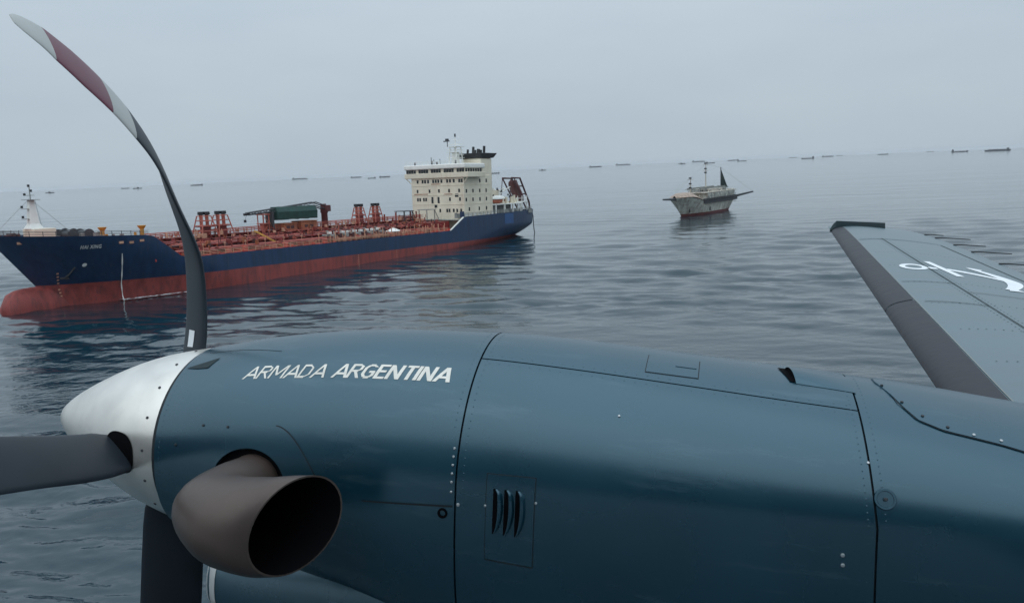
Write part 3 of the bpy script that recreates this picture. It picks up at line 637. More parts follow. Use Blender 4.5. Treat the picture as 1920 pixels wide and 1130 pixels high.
build('fender_rail', MB().tube([(x, 1.67 * ((1 - abs(x / 4.5) ** 3) ** .5), 0) for x in np.linspace(-4.2, 4.2, 12)], .1, 6), 'black', lb)
rb = thing('lifeboat', 'white and orange rescue boat on the deck between funnel and stern ramp of the tanker', 'lifeboat', 'boats carried by the tanker')
rt = Matrix.Translation((-85.2, 7.4, 14.4)); rb.matrix_world = TMW @ rt
def boat_half(lo, hi, s0=1.0):
    mb = MB(); rg = []
    for i in range(11):
        t = i / 10; x = lerp(-3.6, 3.6, t); k = (1 - abs(2 * t - 1) ** 2.6) ** .5 * .95 + .05
        rg.append([(x, 1.35 * k * math.cos(a), 1.25 * k * math.sin(a)) for a in np.linspace(lo, hi, 10)])
    mb.loft(rg, close=False); return mb
build('hull', boat_half(math.pi, 2 * math.pi), 'boat_orange', rb, smooth=True)
build('canopy', boat_half(0, math.pi), 'white', rb, smooth=True)
build('gunwale', MB().tube([(x, 1.36 * ((1 - abs(x / 3.65) ** 2.6) ** .5), 0) for x in np.linspace(-3.5, 3.5, 12)], .08, 6), 'black', rb)

# foam where the discharge hits the water
foam = bpy.data.materials.new('sea_foam'); foam.use_nodes = True
fn, fl_ = foam.node_tree.nodes, foam.node_tree.links; fb = fn['Principled BSDF']; fb.inputs['Base Color'].default_value = (.72, .76, .78, 1); fb.inputs['Roughness'].default_value = .7
ftc = fn.new('ShaderNodeTexCoord'); fz = fn.new('ShaderNodeTexNoise'); fz.inputs['Scale'].default_value = 1.1; fz.inputs['Detail'].default_value = 8; fz.inputs['Roughness'].default_value = .7
frp = fn.new('ShaderNodeValToRGB'); frp.color_ramp.elements[0].position = .42; frp.color_ramp.elements[1].position = .56
fl_.new(ftc.outputs['Object'], fz.inputs['Vector']); fl_.new(fz.outputs[0], frp.inputs[0]); fl_.new(frp.outputs[0], fb.inputs['Alpha'])
p0 = T(37.0, half(37, 0) + 1.0, 0); p1 = T(24, half(24, 0) + 1.4, 0)
mb = MB(); rw = []
for i in range(30):
    t = i / 29; c = p0.lerp(p1, t); w = lerp(1.3, .4, t) * (0.7 + 0.3 * math.sin(i * 2.3)); n_ = Vector((TY.x, TY.y, 0))
    rw.append([(c.x + n_.x * w * k, c.y + n_.y * w * k, .26 + .1 * (1 - abs(k))) for k in (-1, -.5, 0, .5, 1)])
mb.loft(rw, close=False); fo = build('sea_foam', mb, foam); fo['kind'] = 'stuff'; fo['label'] = 'white streak of foam beside the tanker bow where water falls'; fo['category'] = 'foam'

# ------------------------------------------------------------------ the squid fishing vessel
JB, JS = Vector((68.2, 307.0, 0)), Vector((96.0, 343.0, 0))
jx = (JB - JS).normalized(); jz = Vector((0, 0, 1)); jy = jz.cross(jx)
JMW = Matrix(((jx.x, jy.x, 0, (JB.x + JS.x) / 2), (jx.y, jy.y, 0, (JB.y + JS.y) / 2), (0, 0, 1, 0), (0, 0, 0, 1)))
jg = thing('fishing_vessel', 'rusty pale squid fishing vessel with lamp rows, long booms and dark triangular sail', 'fishing boat', mw=JMW)
JL = 24.5
def jtop(x): return 4.9 + 2.6 * sm((x - 8) / 16) + 1.2 * sm((-x - 14) / 10)
def jstem(z): return pw(z, [(-2, 20.5), (0, 22.2), (1.2, 22.8), (8, 29.0)])
def jhalf(x, z):
    zz = min(1, max(0, z / 7)); df = max(0, jstem(z) - x); f = (1 - (1 - min(1, df / lerp(19, 12, zz))) ** 2) ** lerp(.9, .6, zz)
    da = max(0, x + lerp(22, 25.5, zz)); a = lerp(.35, .75, zz) + lerp(.65, .25, zz) * min(1, da / 12) ** .7
    return 4.9 * f * a * lerp(.92, 1.2, zz)
def jhull(rows):
    rw = []
    for zf in rows:
        r_ = []
        for u in np.linspace(0, 1, 36):
            x = lerp(-25, 27, u)
            for _ in range(4): z = zf(x); x = lerp(-lerp(22, 25.5, min(1, max(0, z / 7))), jstem(z), u)
            r_.append((x, jhalf(x, z), z))
        rw.append(r_)
    mb = MB(); mb.loft(rw, close=False); mb.loft([[(x, -y, z) for x, y, z in q] for q in rw], close=False); mb.loft([[(q[0][0], q[0][1] * k, q[0][2]) for k in (-1, 0, 1)] for q in rw], close=False); return mb
build('hull_bottom', jhull([lambda x, f=f: lerp(-2, 1.0, f) for f in np.linspace(0, 1, 4)]), 'jig_red', jg, smooth=True)
build('hull_topside', jhull([lambda x, f=f: lerp(1.0, jtop(x), f) for f in np.linspace(0, 1, 6)]), 'jig_hull', jg, smooth=True)
mb = MB(); mb.loft([[(x, (jhalf(x, jtop(x)) - .1) * k, jtop(x) - .5) for k in (-1, 0, 1)] for x in np.linspace(-25, 28, 24)], close=False); build('deck', mb, 'grey', jg)
mb = MB(); mb.loft([[(x, max(.1, (jhalf(x, jtop(x)) - .2)) * k, jtop(x) + 2.5 * sm((x - 9) / 5) * (1 - abs(k) ** 3 * .8) * lerp(1, .35, sm((x - 18) / 10))) for k in (-1, -.5, 0, .5, 1)] for x in np.linspace(9, 28.3, 10)], close=False); build('whaleback', mb, 'jig_rust', jg, smooth=True)
build('wheelhouse', MB().lim(-13, 6, -4.1, 4.1, 5, 8.7).lim(-11, 3.5, -3.4, 3.4, 8.7, 10.0), 'jig_white', jg, bevel=.1)
build('bridge_deck', MB().lim(-21, 11, -5.7, 5.7, 8.55, 8.85), 'jig_white', jg)
build('side_screen', MB().lim(-19, 9.5, -5.6, 5.6, 5.95, 8.4), 'jig_hull', jg)
build('after_house', MB().lim(-22, -13, -4.2, 4.2, 6, 9.2), 'jig_hull', jg, bevel=.1)
for i in range(7): build('window', MB().lim(3.5, 3.58, -3.1 + i * .9, -2.5 + i * .9, 9.0, 9.7), 'glass', jg)
for i in range(9): build('window', MB().lim(-10.4 + i * 1.5, -9.6 + i * 1.5, 4.1, 4.16, 7.2, 8.0), 'glass', jg)
for sg in (1, -1):                                          # jigging platforms with machines; dark slab paints in shade under the awning
    mb = MB()
    for x in np.arange(-19, 16, 1.7):
        y = sg * (jhalf(x, 6) + .9); mb.tube([(x, y, 5.4), (x, y, 6.7)], .1, 5); mb.box((x, y, 6.2), (.8, .5, .8))
    mb.lim(-21, 13, sg * 4.6, sg * 6.1, 4.5, 5.7); build('jigging_platform_shade', mb, 'grey_dark', jg)
    mb = MB()
    for x in np.arange(-19, 16, 1.7): mb.tube([(x, sg * 4.9, 5), (x, sg * 6.4, 3.6)], .12, 5)
    build('jigging_roller', mb, 'jig_hull', jg)
mb = MB()
for x in np.arange(-15.5, 11, 1.3):
    for y in (-2.6, 2.6): mb.tube([(x, y, 10.0), (x, y, 10.7)], [.16, .36], 6)
mb.lim(-16, 11, -2.7, -2.5, 9.95, 10.05); mb.lim(-16, 11, 2.5, 2.7, 9.95, 10.05)
for x in (-15, -8, 2, 10):
    for y in (-2.6, 2.6): mb.tube([(x, y, 8), (x, y, 10)], .1, 5)
build('lamp_row', mb, 'grey', jg)
def jmast(x, z0, z1, lab):
    mb = MB(); mb.tube([(x, 0, z0), (x, 0, z1)], [.3, .12], 8)
    for z in (z1 - 1.0, z1 - 3.4): mb.tube([(x, -1.3, z), (x, 1.3, z)], .09, 5)
    o = build('mast', mb, 'jig_white', jg)
    for z in (z1 - 4.2, z1 - 2.6, z1 - .4): build('mast_light', MB().box((x + .3, 0, z), (.7, .9, .55)), 'grey_dark', o)
jmast(-1.5, 10.6, 20.8, ''); jmast(13.5, 8, 15.2, '')
build('mizzen_mast', MB().tube([(-17.5, 0, 9), (-17.5, 0, 18.4)], .2, 8), 'grey_dark', jg)
mb = MB(); mb.add([(-17.6, .12, 10.0), (-24.2, .3, 9.8), (-17.6, .12, 17.4), (-17.6, -.12, 10.0), (-24.2, 0, 9.8), (-17.6, -.12, 17.4), (-20.6, .5, 12.4), (-20.6, .2, 12.4)], [(0, 1, 6), (1, 2, 6), (2, 0, 6), (3, 7, 4), (4, 7, 5), (5, 7, 3), (0, 3, 4, 1), (1, 4, 5, 2), (2, 5, 3, 0)])
build('steadying_sail', mb, 'sail', jg)
build('sail_boom', MB().tube([(-14.5, 0, 10.2), (-25, .2, 9.8)], .22, 6), 'sail', jg)
build('bow_boom', MB().tube([(25.0, 0, 7.0), (40.0, 1.0, 7.7)], [.55, .3], 6), 'grey_dark', jg)
build('stern_boom', MB().tube([(-20, 4.0, 5.6), (-26.5, 11.0, 7.4)], [.6, .32], 6), 'grey_dark', jg)
mb = MB(); mb.tube([(-1.5, 0, 20.4), (28, 0, 9.2)], .035, 4); mb.tube([(-1.5, 0, 20.4), (-17.5, 0, 18.2)], .035, 4); mb.tube([(-17.5, 0, 18.2), (-26.5, 11, 7.4)], .035, 4); mb.tube([(13.5, 0, 15), (40, 1, 7.7)], .035, 4)
build('rigging', mb, 'grey', jg)
mb = MB()
for i in range(90):
    x = random.uniform(-20, 12); h = random.uniform(.3, 1.6); mb.box((x, random.choice((5.66, 5.66, -5.66)), random.uniform(6.0, 8.0)), (random.uniform(.15, 1.2), .1, h))
for i in range(50):
    x = random.uniform(-19, 8); mb.tube([(x, random.uniform(-5, 5), 8.8), (x + random.uniform(-.4, .4), random.uniform(-5, 5), 8.8 + random.uniform(.5, 1.9))], random.uniform(.05, .16), 5)
build('jig_gear', mb, 'grey', jg)['kind'] = 'stuff'
mb = MB()
for i in range(60):
    x = random.uniform(-22, 24); y = random.uniform(-3.8, 3.8); h = random.uniform(.3, 1.3); z0 = 9.0 if -15 < x < 7 else jtop(x) - .3
    mb.box((x, y, z0 + h / 2), (random.uniform(.2, 1.0), random.uniform(.2, .9), h))
build('deck_gear', mb, 'grey', jg)['kind'] = 'stuff'
mb = MB()
for x in (20, 6): y = jhalf(x, 2.2) + .2; mb.tube([(x, y, 3.0), (x, y, 1.4)], .3, 8)
build('fender', mb, 'grey_dark', jg, smooth=True)['kind'] = 'stuff'

# ------------------------------------------------------------------ ships on the horizon
HZ = lambda px: 358.9 - 0.0437 * px
def far_mesh(kind):
    mb = MB(); L = 1.0                                     # unit length, scaled per ship
    mb.loft([[(x, y, z) for x, y, z in ((-.5 + .03 * (1 - k), -.07, z), (.44 + .06 * k, -.06 * (1 - .2 * k), z), (.46 + .06 * k, 0, z), (.44 + .06 * k, .06 * (1 - .2 * k), z), (-.5 + .03 * (1 - k), .07, z))] for k, z in ((0, -.02), (1, .055))])
    if kind == 0:      # fishing vessel, wheelhouse forward of amidships
        mb.lim(-.1, .2, -.05, .05, .055, .13); mb.lim(0, .14, -.04, .04, .13, .17); mb.tube([(.05, 0, .15), (.05, 0, .27)], .006, 5); mb.tube([(-.3, 0, .05), (-.3, 0, .2)], .006, 5); mb.lim(-.45, -.2, -.05, .05, .055, .09); mb.lim(.36, .5, -.03, .03, .05, .09)
    elif kind == 1:    # cargo ship, house aft
        mb.lim(-.46, -.34, -.06, .06, .055, .16); mb.lim(-.44, -.38, -.03, .03, .16, .2); mb.lim(.38, .5, -.04, .04, .05, .085)
        for x in (-.2, 0, .2): mb.lim(x - .06, x + .06, -.05, .05, .055, .075); mb.tube([(x + .08, 0, .05), (x + .08, 0, .12)], .006, 5)
        mb.tube([(.42, 0, .08), (.42, 0, .15)], .005, 5)
    else:              # low loaded hull
        mb.lim(-.44, -.36, -.06, .06, .055, .11); mb.tube([(.3, 0, .05), (.3, 0, .1)], .005, 5); mb.tube([(0, 0, .05), (0, 0, .1)], .005, 5); mb.lim(-.3, .35, -.05, .05, .055, .068)
    me = bpy.data.meshes.new('distant_ship'); me.from_pydata(mb.v, [], mb.f); me.materials.append(M['far_ship']); return me
FM = [far_mesh(k) for k in range(3)]
# x position in the frame width, apparent length, drop under the horizon, kind, what it is seen next to
FAR = [(115, 14, 6.0, 0, 'small dark vessel on the horizon just above the tanker foremast'),
       (255, 14, 4.0, 2, 'thin grey vessel on the horizon, first of a close pair before the raised blade'),
       (277, 15, 5.0, 0, 'grey vessel on the horizon beside the raised propeller blade'),
       (387, 21, 4.0, 2, 'low grey ship on the horizon just behind the raised propeller blade'),
       (578, 28, 1.2, 2, 'faint long ship on the horizon above the green covered crane'),
       (682, 20, 2.4, 2, 'faint low ship on the horizon, first of three ahead of the tanker bridge'),
       (711, 14, 5.0, 1, 'short grey ship on the horizon, middle of three ahead of the tanker bridge'),
       (735, 20, 4.0, 2, 'low ship on the horizon closest to the tanker bridge windows'),
       (937, 20, 6.0, 1, 'dark ship with aft house on the horizon just behind the tanker funnel'),
       (1027, 13, 4.2, 0, 'small dark vessel alone on the horizon astern of the tanker'),
       (1125, 23, 2.4, 2, 'low grey ship on the horizon, darker of the pair before the fishing vessel'),
       (1176, 27, 1.0, 2, 'very faint long ship on the horizon, paler of the pair before the fishing vessel'),
       (1285, 13, 3.6, 0, 'small grey vessel on the horizon above the bow boom of the fishing vessel'),
       (1316, 24, 1.2, 2, 'faint long ship on the horizon directly above the fishing vessel masts'),
       (1338, 15, 4.2, 1, 'short dark ship on the horizon above the triangular sail'),
       (1380, 20, 1.6, 2, 'faint ship overlapping a darker one on the horizon past the triangular sail'),
       (1396, 16, 3.2, 1, 'dark short ship overlapping a fainter one on the horizon past the sail'),
       (1491, 14, 1.2, 2, 'faint small ship on the horizon left of a darker low freighter'),
       (1518, 22, 4.0, 1, 'dark low freighter on the horizon between two fainter ships'),
       (1555, 20, 2.0, 2, 'grey ship on the horizon above the dark wingtip'),
       (1577, 11, 1.0, 2, 'tiny faint ship on the horizon just past the dark wingtip'),
       (1657, 18, 2.6, 2, 'grey ship alone on the horizon above the outer wing'),
       (1745, 12, .8, 2, 'barely visible ship on the horizon above the trailing wicks'),
       (1799, 27, 4.0, 1, 'grey cargo ship on the horizon, second from the right edge'),
       (1869, 41, 5.0, 2, 'largest dark long ship on the horizon near the right edge')]
for i, (px, wpx, drop, kind, lab) in enumerate(FAR):
    dist = min(16000, max(4200, EYE * 1450 / (drop + 0.9))); ca = math.atan((px - 960) / 1450)
    o = bpy.data.objects.new('distant_ship', FM[kind]); COL.objects.link(o)
    rr_ = dist / math.cos(ca) * 1.0; o.location = (math.sin(ca) * rr_, math.cos(ca) * rr_, 0)
    Ls = wpx / 1450 * dist * 1.03; o.scale = (Ls, Ls, Ls * (1.0 if kind != 2 else 1.15)); o.rotation_euler = (0, 0, -ca + (math.pi if i % 3 == 0 else 0) + random.uniform(-.25, .25))
    o['label'] = lab; o['category'] = 'ship'; o['group'] = 'ships along the horizon'

# ------------------------------------------------------------------ the aircraft (local: x aft, y starboard, z up; origin at the pilot-side window line)
AA, AS, AW = Vector((0.961429, -0.266641, -0.067505)), Vector((0.261636, 0.962276, -0.074638)), Vector((0.08486, 0.054097, 0.994923))
ORI = Vector((-0.5, 2.0, -1.3))                            # foot of the engine nacelle
loc = Vector((0, 0, EYE)) + AA * ORI.x + AS * ORI.y + AW * ORI.z
AMW = Matrix(((AA.x, AS.x, AW.x, loc.x), (AA.y, AS.y, AW.y, loc.y), (AA.z, AS.z, AW.z, loc.z), (0, 0, 0, 1)))
ac = thing('patrol_aircraft', 'slate blue twin turboprop patrol aircraft, its right engine and wing in view', 'aircraft', mw=AMW)
class AMB(MB):
    def add(s, vs, fs): return super().add([(p[0] - ORI.x, p[1] - ORI.y, p[2] - ORI.z) for p in vs], fs)
def cub(x, X, Y):
    i = min(len(X) - 2, max(0, int(np.searchsorted(X, x)) - 1)); h = X[i + 1] - X[i]; q = (x - X[i]) / h
    def md(k):
        if k == 0: return (Y[1] - Y[0]) / (X[1] - X[0])
        if k == len(X) - 1: return (Y[-1] - Y[-2]) / (X[-1] - X[-2])
        return (Y[k + 1] - Y[k - 1]) / (X[k + 1] - X[k - 1])
    m0, m1 = md(i), md(i + 1)
    return (2 * q**3 - 3 * q**2 + 1) * Y[i] + (q**3 - 2 * q**2 + q) * h * m0 + (-2 * q**3 + 3 * q**2) * Y[i + 1] + (q**3 - q**2) * h * m1
N_T = [-1.46, -1.376, -1.268, -1.093, -.861, -.56, -.315, -.04, .187, .329, .519, .71, 1.2, 1.9]
N_TOP = [-.445, -.425, -.400, -.370, -.342, -.328, -.331, -.343, -.355, -.362, -.378, -.397, -.44, -.52]
N_HT = [-1.46, -1.25, -1., -.553, 0, .4, .8, 1.9]; N_HW = [.265, .288, .308, .327, .335, .335, .33, .27]
N_MID = [-.71, -.70, -.685, -.655, -.63, -.61, -.6, -.6]
N_BT = [-1.46, -1.2, -.9, -.5, 0, .5, 1.0, 1.9]; N_BOT = [-.975, -1.02, -1.1, -1.25, -1.3, -1.22, -1.1, -.82]
def NS(t, ph, off=0.):
    hw = cub(t, N_HT, N_HW) + off; mid = cub(t, N_HT, N_MID); tp = cub(t, N_T, N_TOP) + off; bt = cub(t, N_BT, N_BOT) - off
    sn, cs = math.sin(ph), math.cos(ph)
    if cs >= 0: return (t, 2 - hw * sn, mid + (tp - mid) * cs)
    n = 2 / 2.3
    return (t, 2 - hw * math.copysign(abs(sn) ** n, sn), mid - (mid - bt) * abs(cs) ** n)
def patch(tA, tB, pA, pB, nt, nph, off=0.0, lip=0.012, wrap=False, hole=None):
    """a skin panel on the nacelle; its border is turned inwards by lip"""
    P = [[None] * (nph + 1) for _ in range(nt + 1)]
    for i in range(nt + 1):
        for j in range(nph + 1):
            u, v = i / nt, j / nph; t = lerp(tA(0), tB(0), u)
            for _ in range(3): ph = lerp(pA(t), pB(t), v); t = lerp(tA(ph), tB(ph), u)
            P[i][j] = (t, ph)
    keep = {}
    def inside(t, ph): return hole and ((t - hole[0]) / hole[2]) ** 2 + ((ph - hole[1]) / hole[3]) ** 2 < 1
    faces = []; moved = {}
    for i in range(nt):
        for j in range(nph):
            c = [(i, j), (i + 1, j), (i + 1, j + 1), (i, j + 1)]; ins = [inside(*P[a][b]) for a, b in c]
            if all(ins): continue
            for (a, b), q in zip(c, ins):
                if q: moved[(a, b)] = 1
            faces.append(c)
    for a, b in moved:
        t, ph = P[a][b]; x, y = (t - hole[0]) / hole[2], (ph - hole[1]) / hole[3]; r_ = math.hypot(x, y) or 1e-6
        P[a][b] = (hole[0] + x / r_ * hole[2], hole[1] + y / r_ * hole[3])
    idx = {}; vs = []; fs = []
    def vid(a, b, o):
        k = (a, b if not (wrap and b == nph) else 0, o)
        if k not in idx: idx[k] = len(vs); vs.append(NS(P[k[0]][k[1]][0], P[k[0]][k[1]][1], off - o))
        return idx[k]
    edges = {}
    for c in faces:
        fs.append(tuple(vid(a, b, 0) for a, b in c))
        for k in range(4):
            a, b = c[k], c[(k + 1) % 4]
            if wrap: a = (a[0], a[1] % nph); b = (b[0], b[1] % nph)
            if (b, a) in edges: edges.pop((b, a))
            else: edges[(a, b)] = 1
    for a, b in edges: fs.append((vid(*b, 0), vid(*a, 0), vid(*a, lip), vid(*b, lip)))
    mb = AMB(); mb.add(vs, fs); return mb
K = lambda v: (lambda *_: v)
D2 = math.radians
def seam2(ph): d_ = math.degrees(ph); d_ = abs((d_ + 180) % 360 - 180); return 0.322 + 0.034 * min(1.3, d_ / 90) ** 2
def upl(t): return D2(29.0 + 4.4 * max(0, (t + .55) / .88))
def aftl(t): return D2(pw(t, [(.34, -6), (.395, 6), (.411, 22), (.445, 33.5), (.494, 37.8), (.554, 39.4), (.603, 40.8), (.66, 43.5), (.9, 58), (1.5, 80)]))
G = 0.0024
HOLE = (-1.132, D2(95.5), .112, D2(16.5))
front = build('front_cowl', patch(K(-1.4435), K(-.556 - G), K(0), K(2 * math.pi), 90, 200, hole=HOLE, wrap=True), 'paint', ac, smooth=True)
uc = build('upper_cowl', patch(K(-.556 + G), lambda p: seam2(p) - G, lambda t: -upl(t) + .006, lambda t: upl(t) - .006, 50, 40), 'paint', ac, smooth=True)
lc = build('lower_cowl', patch(K(-.556 + G), lambda p: seam2(p) - G, lambda t: upl(t) + .006, lambda t: 2 * math.pi - upl(t) - .006, 50, 120), 'paint', ac, smooth=True)
au = build('upper_fairing', patch(lambda p: .385 + 0 * p, K(1.85), lambda t: -aftl(t) + .004, lambda t: aftl(t) - .004, 70, 40, off=.002), 'paint', ac, smooth=True)
al = build('aft_cowl', patch(lambda p: seam2(p) + G, K(1.85), K(0), K(2 * math.pi), 60, 120, off=-.0015, wrap=True), 'paint', ac, smooth=True)
build('joint_liner', patch(K(-1.45), K(1.8), K(0), K(2 * math.pi), 60, 90, off=-.011, wrap=True, lip=.1, hole=HOLE), 'liner', ac, smooth=True)
# dark sealant line under the edge of the upper fairing
def strip(fn, n, w, off, m, name, parent):
    mb = AMB(); rows = []
    pts = [fn(i / n) for i in range(n + 1)]
    for i, (t, ph) in enumerate(pts):
        t0, p0_ = pts[max(0, i - 1)]; t1, p1_ = pts[min(n, i + 1)]
        r_ = .33; d = Vector((t1 - t0, (p1_ - p0_) * r_)).normalized(); q = (-d.y * w / 2, d.x * w / 2 / r_)
        rows.append([NS(t + q[0], ph + q[1], off), NS(t - q[0], ph - q[1], off)])
    mb.loft(rows, close=False); return build(name, mb, m, parent)
strip(lambda s_: (lerp(.388, 1.2, s_), aftl(lerp(.388, 1.2, s_))), 60, .0024, .0008, 'liner', 'sealant_line', al)
# access panels: each a separate plate over a dark joint
def panel(t0, t1, p0_, p1_, parent, name='access_panel', g=.004):
    r_ = .33; gp = g / r_
    a = build('panel_joint', patch(K(t0), K(t1), K(D2(p0_)), K(D2(p1_)), 8, 8, off=.0006, lip=.002), 'liner', parent)
    return build(name, patch(K(t0 + g), K(t1 - g), K(D2(p0_) + gp), K(D2(p1_) - gp), 10, 10, off=.0016, lip=.003), 'paint', parent, smooth=True)
ap = panel(-.148, -.021, 9.0, 26.0, uc, g=.0022)
build('latch', patch(K(-.078), K(-.028), K(D2(15.5)), K(D2(18.5)), 4, 3, off=.0028, lip=.003), 'paint', uc)
lp = panel(-.481, -.362, 81.5, 103, lc, 'louvre_panel', g=.0022)
def nrm(t, ph):
    p = Vector(NS(t, ph)); a = Vector(NS(t + .002, ph)) - p; b = Vector(NS(t, ph + .004)) - p; n_ = a.cross(b).normalized()
    c_ = Vector((t, 2, -.66)); return n_ if n_.dot(p - c_) > 0 else -n_
for k in range(3):                                          # louvres: a flat dark patch painting the slot's shade and a raised scoop behind it
    t0 = -.4625 + k * .0268; pa, pb = D2(87.6), D2(96.9)
    mb = AMB(); rows = []; n = 12
    for i in range(n + 1):
        v = i / n; ph = lerp(pa, pb, v); w = .0215 * math.sin(math.pi * min(1, v * .92 + .06)) ** .6
        rows.append([NS(t0, ph, .0022), NS(t0 + w, ph, .0022)])
    mb.loft(rows, close=False); slot = build('louvre', mb, 'soot_shade', lc)
    mb = AMB(); rows = []
    for i in range(n + 1):
        v = i / n; ph = lerp(pa, pb, v); s_ = math.sin(math.pi * min(1, v * .92 + .06)) ** .6; w = .0215 * s_
        rows.append([NS(t0 + w * q, ph, .0022 + .009 * s_ * math.sin(math.pi * min(1, (q - .62) / .9 + .25)) if q < 1.15 else .0018) for q in (.62, .8, 1.0, 1.2, 1.36)])
    mb.loft(rows, close=False); build('louvre_scoop', mb, 'paint', slot, smooth=True)
# screws
sc_cache = {}
def screw(t, ph_deg, r_, m, parent, h=.0018, off=.0012):
    p = Vector(NS(t, D2(ph_deg), off)) - ORI; n_ = nrm(t, D2(ph_deg))
    if (r_, m) not in sc_cache:
        mb = MB(); mb.tube([(0, 0, -.002), (0, 0, h * .6), (0, 0, h)], [r_, r_, r_ * .7], 10)
        me = bpy.data.meshes.new('screw'); me.from_pydata(mb.v, [], mb.f); me.materials.append(M[m]); sc_cache[(r_, m)] = me
    o = link('screw', sc_cache[(r_, m)], parent); o.location = p; o.rotation_euler = n_.to_track_quat('Z', 'Y').to_euler(); return o
for ph in (72.8, 76.2, 79.6, 83.1, 86.6, 90.2): screw(-.5665, ph, .0030, 'screw', front)
for t, ph, m in ((.396, 8, 'screw_dark'), (.424, 22.5, 'screw_dark'), (.458, 30.6, 'screw_dark'), (.503, 35.4, 'screw_dark'), (.551, 37.6, 'screw'), (.602, 38.4, 'screw'), (.655, 41, 'screw')): screw(t, ph, .0034, m, au, off=.0028)
for t, ph in ((-1.288, 69.2), (-1.208, 69.5), (-1.37, 80.1)): screw(t, ph, .0035, 'screw_dark', front)
for t, ph in ((.295, 93.8), (.297, 95.4), (-.548, 92.2)): screw(t, ph, .0042, 'screw', lc)
for t, ph in ((-.481, 91.8), (-.360, 90.6)): screw(t, ph, .003, 'screw', lc)
for t, ph in ((-.19, 52), (.335, 60)): screw(t, ph, .003, 'screw', lc)
cap = build('filler_cap', (lambda mb: mb)(AMB().loft([[tuple(Vector(NS(.367, D2(75.5), .001)) + a * r_ * math.cos(q) + b * r_ * math.sin(q) + c * h for q in [2 * math.pi * k / 28 for k in range(28)]) if False else tuple(Vector(NS(.367, D2(75.5), 0)) + (Vector((1, 0, 0)) * math.cos(q) + nrm(.367, D2(75.5)).cross(Vector((1, 0, 0))) * math.sin(q)) * r_ + nrm(.367, D2(75.5)) * h) for q in [2 * math.pi * k / 28 for k in range(28)]] for r_, h in ((.0215, -.004), (.0215, .0010), (.0205, .0022), (.0165, .0022), (.0155, .0010), (.014, .0010))])), 'paint', al, smooth=True)
screw(.367, 75.5, .004, 'screw_dark', al, h=.003, off=.005)
mb = AMB()
def nriv(t, ph, r_=.0021, off=.0):
    p = Vector(NS(t, ph, off)); n_ = nrm(t, ph); a = n_.cross(Vector((1, 0, 0))).normalized()
    mb.add([tuple(p + n_ * .0011)] + [tuple(p + (Vector((1, 0, 0)) * math.cos(q) + a * math.sin(q)) * r_ + n_ * .0002) for q in (0, 1.257, 2.513, 3.77, 5.027)], [(0, 1 + i, 1 + (i + 1) % 5) for i in range(5)])
for ph in np.arange(2, 128, 3.1):
    nriv(-.538, D2(ph)); nriv(seam2(D2(ph)) - .016, D2(ph)); nriv(seam2(D2(ph)) + .018, D2(ph), off=-.0015)
    if ph < 66 or ph > 112: nriv(-.5735, D2(ph))
    nriv(-1.428, D2(ph))
for t in np.arange(-.53, .31, .026): nriv(t, upl(t) + .045); nriv(t, upl(t) - .045)
build('rivet_rows', mb, 'paint', lc)['kind'] = 'stuff'
# drain fitting
dn = build('drain_outlet', AMB().loft([[tuple(Vector(NS(-.587, D2(94.2), 0)) + (Vector((1, 0, 0)) * math.cos(q) + Vector((0, 0, 1)) * math.sin(q)) * r_ + Vector((0, -h, 0))) for q in [2 * math.pi * k / 20 for k in range(20)]] for r_, h in ((.013, -.004), (.012, .004), (.008, .004), (.006, -.003))]), 'soot_shade', front, smooth=True)
# horizontal joint and curved stiffener line on the front cowl
strip(lambda s_: (lerp(-.80, -.562, s_), D2(lerp(94, 92.6, s_))), 16, .0022, .0012, 'liner', 'panel_line', front)
strip(lambda s_: (lerp(-1.06, -.92, s_), D2(68 + 24 * s_ ** 1.7)), 24, .003, .0012, 'liner', 'panel_line', front)
# air scoop on the top of the upper cowl
mb = AMB(); rows = []
for i in range(15):
    u = i / 14; t = lerp(.180, .330, u); hgt = .015 * (1 - u) ** .9; wd = lerp(8.0, 9.5, u)
    rows.append([NS(t + (.018 * v * 0 + .020 * (v + 1) / 2 * (1 - u)), D2(11 + wd * v), .001 + hgt * max(0, 1 - v * v) ** .8) for v in np.linspace(-1, 1, 13)])
mb.loft(rows, close=False); asc = build('air_scoop', mb, 'paint', uc, smooth=True)
mb = AMB(); rw0 = [NS(.182 + .020 * (v + 1) / 2, D2(11 + 8 * v), .0005 + .0145 * max(0, 1 - v * v) ** .8) for v in np.linspace(-1, 1, 13)]; rw1 = [NS(.182 + .020 * (v + 1) / 2, D2(11 + 8 * v), .0008) for v in np.linspace(-1, 1, 13)]
mb.loft([rw0, rw1], close=False); mb.loft([[NS(.163 + .012 * (v + 1), D2(10.5 + 7.6 * v), .0022) for v in (-1, 0, 1)], [NS(.19 + .012 * (v + 1), D2(10.5 + 7.6 * v), .0026) for v in (-1, 0, 1)]], close=False); build('scoop_opening_shade', mb, 'soot_shade', asc)  # dark faces paint the shade inside the scoop mouth
# flat dark patch painting the shade of a small vent behind the spinner
mb = AMB(); mb.add([NS(-1.434, D2(32), .002), NS(-1.392, D2(33.6), .002), NS(-1.355, D2(34), .002), NS(-1.338, D2(25.5), .002), NS(-1.38, D2(28.5), .002)], [(0, 1, 2, 3, 4)]); build('vent_recess_shade', mb, 'teal_dark', front)
# thin dark strip painting the shaded crease of a cowl step along the top
strip(lambda s_: (lerp(-1.40, -1.14, s_), D2(lerp(17, 25, s_ ** 1.4))), 24, .0022, .0006, 'teal_dark', 'cowl_crease_shade', front)
